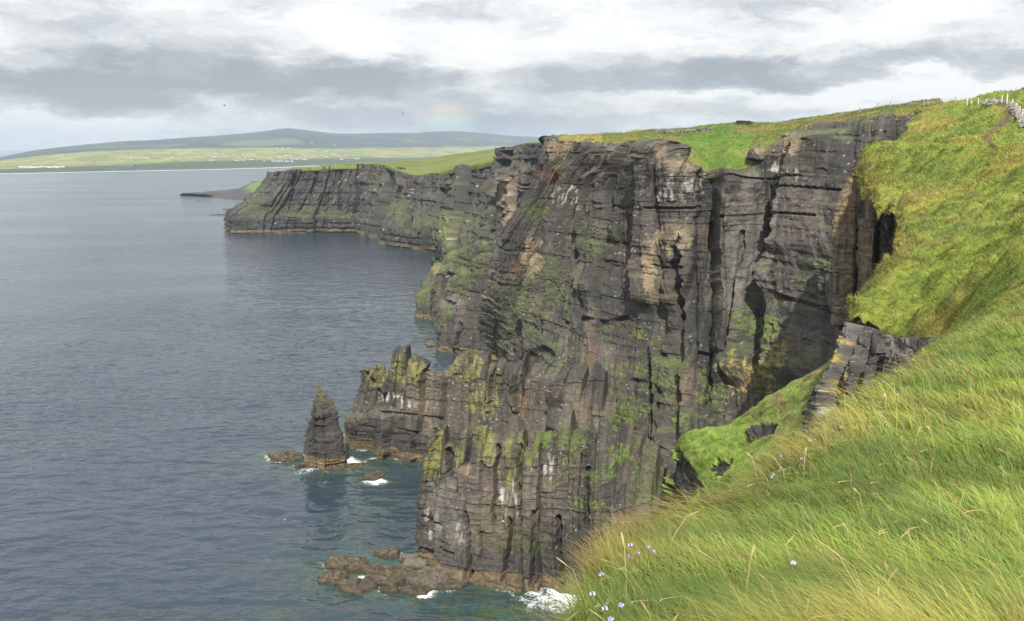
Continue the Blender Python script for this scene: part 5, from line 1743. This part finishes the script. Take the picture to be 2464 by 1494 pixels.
def blades(name, base, L_, w, lean, bend, col, label, levels=(0, 0.45, 0.8)):
    """curved tapering blades, one mesh"""
    n = len(base)
    az = RNG.uniform(0, 2 * math.pi, n)
    side = np.stack([np.cos(az), np.sin(az), np.zeros(n)], -1)
    up = np.array([0, 0, 1.0])
    vs_, cs_ = [], []
    for t in levels:
        ctr_ = base + up * (L_ * t * (1 - 0.45 * bend * t))[:, None] + lean * (L_ * bend * t * t + 0.25 * L_ * t * bend)[:, None]
        ww = (w * (1 - 0.75 * t))[:, None]
        vs_ += [ctr_ - side * ww, ctr_ + side * ww]
        cs_ += [col * (0.55 + 0.5 * t)] * 2
    vs_.append(base + up * (L_ * (1 - 0.45 * bend))[:, None] + lean * (L_ * bend * 1.25)[:, None])
    cs_.append(col * 1.12)
    m = len(vs_)
    V_ = np.stack(vs_, 1).reshape(-1, 3)
    Cc = np.stack(cs_, 1).reshape(-1, 3)
    o0 = (np.arange(n) * m)[:, None]
    quads = np.concatenate([o0 + np.array([[2 * k_, 2 * k_ + 1, 2 * k_ + 3, 2 * k_ + 2]]) for k_ in range(len(levels) - 1)], 0)
    tris = o0 + np.array([[m - 3, m - 2, m - 1]])
    me = np_mesh(name, V_, quads, tris, Cc.clip(0.003, 0.9), True)
    return obj(name, me, MAT_BLADE, kind='stuff', label=label, cat='grass')


def pick_color(x, y, seed, s, lush=0.0):
    c = turf_color(x, y, seed, s, lush) * 1.65
    r = RNG.random(len(x))
    c = np.where((r < 0.08)[:, None], np.array([0.44, 0.36, 0.14]), c)
    c = np.where(((r > 0.08) & (r < 0.13))[:, None], np.array([0.36, 0.20, 0.075]), c)
    return c * RNG.uniform(0.7, 1.3, (len(x), 1))


# near lobe
N0 = 2000000
x = RNG.uniform(-3, 21, N0)
y = RNG.uniform(0.8, 33, N0)
dist = np.hypot(x, y)
dens = np.clip((3.6 / np.maximum(dist, 1)) ** 1.75, 0, 1) * 0.92
inview = (np.abs(x - 0.30 * y) < 0.42 * y + 1.6)
kp = (RNG.random(N0) < dens) & inview
x, y, dist = x[kp], y[kp], dist[kp]
z = near_h(x, y)
ok = near_t(x, y) < 1.16
x, y, z, dist = x[ok], y[ok], z[ok], dist[ok]
n = len(x)
clump = fbm(x / 0.8, y / 0.8, 3, 701)
clump2 = fbm(x / 2.3, y / 2.3, 3, 702)
a = 2.55 + 2.2 * (fbm(x / 2.6, y / 2.6, 3, 703) - 0.5) * 2 + RNG.normal(0, 0.42, n)
lean = np.stack([np.cos(a), np.sin(a), -0.15 + 0 * a], -1)
L_ = (0.20 + 0.32 * clump) * RNG.uniform(0.55, 1.35, n) * np.clip(0.8 + dist / 40, 0.8, 1.3)
w = 0.0023 * RNG.uniform(0.6, 1.3, n) * np.clip(dist / 4.0, 0.9, 5)
bend = np.clip(0.35 + 0.8 * clump2 + RNG.normal(0, 0.22, n), 0.1, 1.25)
gcol = pick_color(x, y, 401, 0.5)
gcol = gcol * np.array([0.90, 0.91, 0.95]) * (0.50 + 0.95 * sstep(0.3, 0.72, 0.5 * clump + 0.5 * fbm(x / 0.45, y / 0.45, 2, 706)))[:, None]  # shading between clumps painted in as blade brightness
gcol = mixc(gcol, (0.105, 0.185, 0.040), 0.65 * sstep(0.54, 0.66, fbm(x / 1.9, y / 1.3, 3, 707)))
brink = sstep(0.62, 0.98, near_t(x, y) + 0.25 * (fbm(x / 1.1, y / 1.1, 3, 705) - 0.5)) * sstep(0.52, 0.25, np.arctan2(x, y)) * (0.30 + 0.75 * RNG.random(n))
gcol = mixc(gcol, (0.36, 0.22, 0.075), 0.85 * brink)
blades('grass', np.stack([x, y, z - 0.03], -1), L_, w, lean, bend, gcol, 'long green and straw-coloured grass blown flat on the near slope')
print('near blades', n)

# flowering stalks with drooping seed heads
N1 = 4200
x = RNG.uniform(-2, 16, N1)
y = RNG.uniform(3.0, 24, N1)
kp = (np.abs(x - 0.30 * y) < 0.42 * y + 1.0) & (RNG.random(N1) < np.clip(5.0 / np.hypot(x, y), 0, 1) * (0.25 + 0.9 * sstep(0.45, 0.62, fbm(x / 1.8, y / 1.8, 3, 711))))
x, y = x[kp], y[kp]
z = near_h(x, y)
ok = (near_t(x, y) < 1.03) & (np.arctan2(x, y) > 0.085)
x, y, z = x[ok], y[ok], z[ok]
n = len(x)
d0 = np.hypot(x, y)
a = 2.8 + RNG.normal(0, 0.9, n)
lean = np.stack([np.cos(a), np.sin(a), 0 * a], -1)
Ls = RNG.uniform(0.40, 0.72, n)
bend = RNG.uniform(0.25, 0.75, n)
base_ = np.stack([x, y, z - 0.03], -1)
up = np.array([0, 0, 1.0])
V_, C_ = [], []
wst = (0.0016 * np.clip(d0 / 4, 0.9, 3))[:, None]
view = np.stack([y, -x, 0 * x], -1)
view /= np.linalg.norm(view, axis=1, keepdims=True)


def stalk_at(t):
    return base_ + up * (Ls * t * (1 - 0.5 * bend * t))[:, None] + lean * (Ls * bend * t * t * 0.9)[:, None]


straw_c = np.array([0.36, 0.28, 0.12]) * RNG.uniform(0.75, 1.25, (n, 1))
for t in (0, 0.4, 0.75):
    V_ += [stalk_at(t) - view * wst, stalk_at(t) + view * wst]
    C_ += [straw_c * 0.9] * 2
for t, f in ((0.80, 1.6), (0.90, 3.0), (0.98, 2.0)):
    dr = lean * 0.02 - up * 0.03 * (t - 0.75) * 8
    V_ += [stalk_at(t) + dr - view * wst * f, stalk_at(t) + dr + view * wst * f]
    C_ += [straw_c * 1.15] * 2
V_.append(stalk_at(1.05) - up * 0.085)
C_.append(straw_c * 1.2)
m = len(V_)
o0 = (np.arange(n) * m)[:, None]
qd = np.concatenate([o0 + np.array([[2 * k_, 2 * k_ + 1, 2 * k_ + 3, 2 * k_ + 2]]) for k_ in range(5)], 0)
tr = o0 + np.array([[10, 11, 12]])
me = np_mesh('seeding_grass', np.stack(V_, 1).reshape(-1, 3), qd, tr, np.stack(C_, 1).reshape(-1, 3), True)
obj('seeding_grass', me, MAT_BLADE, kind='stuff', label='straw-coloured grass stalks with drooping seed heads on the near slope', cat='grass')


# middle hillside and plateau: tufts scattered on the mesh itself
def scatter(P, Ccol, n, wfun, seed):
    """random points on a grid mesh, weighted"""
    r = np.random.default_rng(seed)
    A = P[:-1, :-1]
    e1, e2 = P[1:, :-1] - A, P[:-1, 1:] - A
    area = np.linalg.norm(np.cross(e1, e2), axis=-1)
    wt = (area * wfun(A)).ravel()
    wt /= wt.sum()
    k_ = r.choice(len(wt), n, p=wt)
    i_, j_ = np.unravel_index(k_, area.shape)
    f, g = r.random((n, 1)), r.random((n, 1))
    pos = A[i_, j_] + e1[i_, j_] * f + e2[i_, j_] * g
    return pos, Ccol[i_, j_]


def wmid(A):
    d = np.linalg.norm(A - np.array([0, 0, EYE]), axis=-1)
    DX, DY = proj(A)
    vis = (DX > 1950) & (DX < 2620) & (DY > 150) & (DY < 980) & (A[..., 1] > 20)
    return vis / d ** 1.8


pos, cc = scatter(MIDP, MIDC, 230000, wmid, 5)
bare = cc[:, 0] > cc[:, 1] * 1.25
pos, cc = pos[~bare], cc[~bare]
n = len(pos)
d0 = np.linalg.norm(pos - np.array([0, 0, EYE]), axis=1)
a = 2.7 + 1.8 * (fbm(pos[:, 0] / 8, pos[:, 1] / 8, 3, 721) - 0.5) * 2 + RNG.normal(0, 0.7, n)
lean = np.stack([np.cos(a), np.sin(a), -0.25 + 0 * a], -1)
cl = fbm(pos[:, 0] / 2.2, pos[:, 1] / 2.2, 3, 722)
L_ = (0.16 + 0.40 * cl) * RNG.uniform(0.6, 1.3, n) * np.clip(d0 / 70, 0.8, 1.5)
w = 0.020 * np.clip(d0 / 60, 0.5, 2.6) * RNG.uniform(0.5, 1.2, n)
r = RNG.random(n)
cc = np.where((r < 0.08)[:, None], np.array([0.38, 0.30, 0.11]), cc * np.array([1.50, 1.46, 1.5]) * (0.65 + 0.7 * sstep(0.3, 0.7, fbm(pos[:, 0] / 1.2, pos[:, 1] / 1.2, 3, 723)))[:, None]) * RNG.uniform(0.75, 1.28, (n, 1))  # shadowed clumps painted into the tussock colour
blades('hillside_grass', pos - np.array([0, 0, 0.04]), L_, w, lean, RNG.uniform(0.3, 1.0, n), cc, 'rough tussock grass covering the middle hillside', (0, 0.5))

pos, cc = scatter(SPURP, SPURC, 60000, lambda A: 1.0 * (proj(A)[0] > 1540), 8)
kp = cc.sum(1) > 0
pos, cc = pos[kp], cc[kp]
n = len(pos)
a = RNG.uniform(0, 6.28, n)
lean = np.stack([np.cos(a), np.sin(a), -0.3 + 0 * a], -1)
blades('spur_grass', pos - np.array([0, 0, 0.04]), RNG.uniform(0.08, 0.30, n), 0.03 * RNG.uniform(0.5, 1.3, n), lean, RNG.uniform(0.3, 1.0, n), cc * 1.7 * RNG.uniform(0.7, 1.3, (n, 1)), 'short bright grass on the mossy spur', (0, 0.5))


def wpl(A):
    d = np.linalg.norm(A - np.array([0, 0, EYE]), axis=-1)
    DX, DY = proj(A)
    return ((DX > 1290) & (DX < 2420) & (DY > 220) & (DY < 460)) / d ** 1.5


pos, cc = scatter(PLATP[:, 1:], PLATC[:, 1:], 120000, wpl, 6)
n = len(pos)
a = RNG.uniform(0, 6.28, n)
lean = np.stack([np.cos(a), np.sin(a), 0 * a], -1)
cl = fbm(pos[:, 0] / 4, pos[:, 1] / 4, 3, 731)
blades('clifftop_grass', pos - np.array([0, 0, 0.05]), (0.2 + 0.7 * cl) * RNG.uniform(0.5, 1.3, n), 0.08 * RNG.uniform(0.5, 1.3, n), lean, RNG.uniform(0.2, 0.8, n),
       cc * 1.3 * RNG.uniform(0.75, 1.3, (n, 1)), 'short pasture grass on the clifftop', (0, 0.5))

# ================================================================ WILD FLOWERS
bv_near = bvh_of(near)


def flower_proto(mat, lift):
    """stem, leaf pair and a domed head of small florets"""
    rng = random.Random(5)
    v, q, t = [], [], []
    segs = 5
    for s in range(segs + 1):
        f = s / segs
        cx, cy_ = 0.05 * f * f, 0.01 * math.sin(3 * f)
        for k_ in range(4):
            an = k_ * math.pi / 2
            rr_ = 0.0028 * (1.15 - 0.4 * f)
            v.append((cx + rr_ * math.cos(an), cy_ + rr_ * math.sin(an), lift * f - 0.02))
    for s in range(segs):
        for k_ in range(4):
            q.append((s * 4 + k_, s * 4 + (k_ + 1) % 4, s * 4 + 4 + (k_ + 1) % 4, s * 4 + 4 + k_))
    for sgn in (-1, 1):
        b0 = len(v)
        v += [(0.02, 0, lift * 0.45), (0.03, sgn * 0.04, lift * 0.52 + 0.01), (0.02, sgn * 0.09, lift * 0.50), (0.0, sgn * 0.04, lift * 0.50)]
        q.append((b0, b0 + 1, b0 + 2, b0 + 3))
    stem = np_mesh('stem', v, q)
    stem.materials.append(MAT_STEM)
    v, t = [], []
    for k_ in range(60):
        ph = math.acos(1 - 1.25 * rng.random())
        th_ = rng.uniform(0, 6.283)
        dv = Vector((math.sin(ph) * math.cos(th_), math.sin(ph) * math.sin(th_), math.cos(ph)))
        s1 = dv.orthogonal().normalized()
        s2 = dv.cross(s1)
        c0 = dv * 0.012
        b0 = len(v)
        rad = 0.026 * rng.uniform(0.8, 1.2)
        v += [tuple(c0 - s1 * 0.007), tuple(c0 + s1 * 0.007), tuple(dv * rad + s2 * 0.006)]
        t.append((b0, b0 + 1, b0 + 2))
    head = np_mesh('flower_head', v, None, t)
    head.materials.append(mat)
    return stem, head


PR = {'lilac': flower_proto(MAT_PETAL, 0.40), 'white': flower_proto(MAT_WHITEPETAL, 0.34)}


def z7(a, b):
    return 1564 + a * 0.443, 601.6 + b * 0.443


def z8(a, b):
    return 1323.5 + a * 0.4629, 1022.7 + b * 0.4629


fl_list = [(z7(*p), 'lilac', 'A') for p in ((1258, 712), (1292, 720), (1320, 772), (1133, 803), (1250, 790), (1282, 826), (1224, 820), (1203, 815))]
fl_list += [(z7(*p), 'lilac', 'B') for p in ((1220, 872), (1252, 922), (1006, 905), (1036, 960), (1000, 977), (852, 1028), (905, 1060), (800, 1078), (878, 1016))]
fl_list += [(z7(*p), 'lilac', 'C') for p in ((720, 1116), (815, 1130), (686, 1167), (626, 1222), (642, 1203))]
fl_list += [(z8(*p), 'lilac', 'D') for p in ((488, 610), (513, 630), (452, 640), (410, 622), (440, 664))]
fl_list += [(z8(*p), 'lilac', 'E') for p in ((290, 776), (317, 922), (260, 995), (291, 958), (221, 881), (265, 1010))]
fl_list += [(z8(1205, 693), 'white', 'F')]
FL = {'A': 'lilac wildflower in the upper cluster at the grass edge by the rock outcrop', 'B': 'lilac wildflower in the loose row along the grass edge above the mossy spur',
      'C': 'lilac wildflower at the grass edge below the mossy spur', 'D': 'lilac wildflower in the tuft near the corner where the grass meets the cliff',
      'E': 'lilac wildflower low on the steep orange grass above the surf', 'F': 'single pale flower alone in the middle of the green slope'}
for (px, py), kd_, gk in fl_list:
    p = None
    stem, head = PR[kd_]
    lift = 0.40 if kd_ == 'lilac' else 0.34
    for k_ in range(120):
        q_ = bv_near.ray_cast(Vector((0, 0, EYE)), Vector(ray(px, py + k_ * 2)).normalized(), 60)[0]
        if q_ is None:
            continue
        p = q_
        if proj(np.array([p.x, p.y, p.z + lift]))[1] >= py:
            break
    if p is None:
        continue
    root = bpy.data.objects.new('wildflower', None)
    COL.objects.link(root)
    # the stem stands so the head reaches the height of the grass tips
    root.location = p
    root.rotation_euler[2] = random.uniform(0, 6.28)
    root['label'] = FL[gk]
    root['category'] = 'flower'
    root['group'] = {'A': 'flowers by the outcrop', 'B': 'flowers above the spur', 'C': 'flowers below the spur', 'D': 'flowers at the grass corner', 'E': 'flowers above the surf', 'F': 'pale flower'}[gk]
    obj('stem', stem, None, root)
    h_ = obj('flower_head', head, None, root)
    h_.location = (0.05, 0, lift - 0.02)
    h_.scale = (0.65, 0.65, 0.6)


# ================================================================ GULLS
def gull_mesh(flap, span):
    """one continuous bird: tapering body, swept wings, tail"""
    s = span / 2
    prof = [(-0.30, 0.004), (-0.24, 0.03), (-0.14, 0.055), (0.0, 0.075), (0.12, 0.065), (0.20, 0.042), (0.26, 0.045), (0.30, 0.03), (0.36, 0.004)]
    v, q = [], []
    n = 8
    for (xx, rr_) in prof:
        for k_ in range(n):
            an = k_ / n * 2 * math.pi
            v.append((xx * span * 0.8, rr_ * span * 0.8 * math.cos(an), rr_ * span * 0.8 * math.sin(an)))
    for l in range(len(prof) - 1):
        for k_ in range(n):
            q.append((l * n + k_, l * n + (k_ + 1) % n, (l + 1) * n + (k_ + 1) % n, (l + 1) * n + k_))
    if span > 0 and flap is not None:
        for sg in (-1, 1):
            wing = [(0.02, 0.13, 0.03), (0.05, 0.11, 0.45), (0.0, 0.085, 0.75), (-0.16, 0.02, 1.0)]
            b0 = len(v)
            for k_, (xx, ch, f) in enumerate(wing):
                zz_ = flap * s * math.sin(min(f, 0.55) / 0.55 * 1.4) * 0.6 - max(0, f - 0.5) * flap * s * 0.4
                for th_ in (0.012, -0.012):
                    v += [((xx + ch / 2) * span, sg * f * s, zz_ + th_ * span * 0.4 + 0.03 * span), ((xx - ch / 2) * span, sg * f * s, zz_ + th_ * span * 0.4 + 0.03 * span)]
            for k_ in range(3):
                a_ = b0 + k_ * 4
                q += [(a_, a_ + 1, a_ + 5, a_ + 4), (a_ + 2, a_ + 6, a_ + 7, a_ + 3), (a_, a_ + 4, a_ + 6, a_ + 2), (a_ + 1, a_ + 3, a_ + 7, a_ + 5)]
        b0 = len(v)
        v += [(-0.18 * span, -0.03 * span, 0.01), (-0.18 * span, 0.03 * span, 0.01), (-0.34 * span, 0.07 * span, 0.0), (-0.34 * span, -0.07 * span, 0.0), (-0.18 * span, 0, -0.02 * span)]
        q += [(b0, b0 + 1, b0 + 2, b0 + 3)]
    return np_mesh('gull', v, q, None, None, True)


for (x, y, Y, span, mt, flap, rz, label) in (
        (540, 253.5, 150, 0.95, MAT_GULLD, 0.35, 0.3, 'dark bird flying in front of the grey cloud bank'),
        (970, 273.5, 170, 0.85, MAT_GULLD, 0.5, 2.6, 'small dark bird flying above the far hills'),
        (439, 316.5, 190, 0.55, MAT_GULLD, 0.9, 1.2, 'tiny dark bird flying low over the distant coast'),
        (1211, 1254, 148, 0.75, MAT_GULL, 0.3, 0.8, 'white gull flying in front of the near promontory'),
        (1133, 1126, 160, 0.55, MAT_GULL, 0.5, 2.0, 'white gull flying by the promontory pillars')):
    o = obj('gull', gull_mesh(flap, span), mt, label=label, cat='bird')
    o.location = W(x, y, Y)
    o.rotation_euler = (0.15, 0.1, rz)
o = obj('gull', gull_mesh(None, 0.8), MAT_GULL, label='white gull floating on the open water below the stack', cat='bird')
p = SEAP(685, 1251)
o.location = (p[0], p[1], 0.05)
o.rotation_euler = (0, 0, 0.7)

# ================================================================ AIR
def haze():
    x0, x1, y0, y1, z0, z1 = -9000, 9000, -400, 14500, -10, 330
    me = box_mesh('haze', [(x0, x1, y0, y1, z0, z1)])
    m = bpy.data.materials.new('haze')
    m.use_nodes = True
    nt = m.node_tree
    nt.nodes.clear()
    out = nt.nodes.new('ShaderNodeOutputMaterial')
    v = nt.nodes.new('ShaderNodeVolumePrincipled')
    v.inputs['Color'].default_value = (0.68, 0.83, 1.0, 1)
    v.inputs['Density'].default_value = HAZE
    v.inputs['Anisotropy'].default_value = 0.2
    nt.links.new(v.outputs[0], out.inputs['Volume'])
    obj('haze', me, m, kind='stuff', label='thin pale haze over the bay', cat='haze')


HAZE = 7.2e-5
haze()
print('verts', sum(len(o.data.vertices) for o in scene.objects if o.type == 'MESH'))
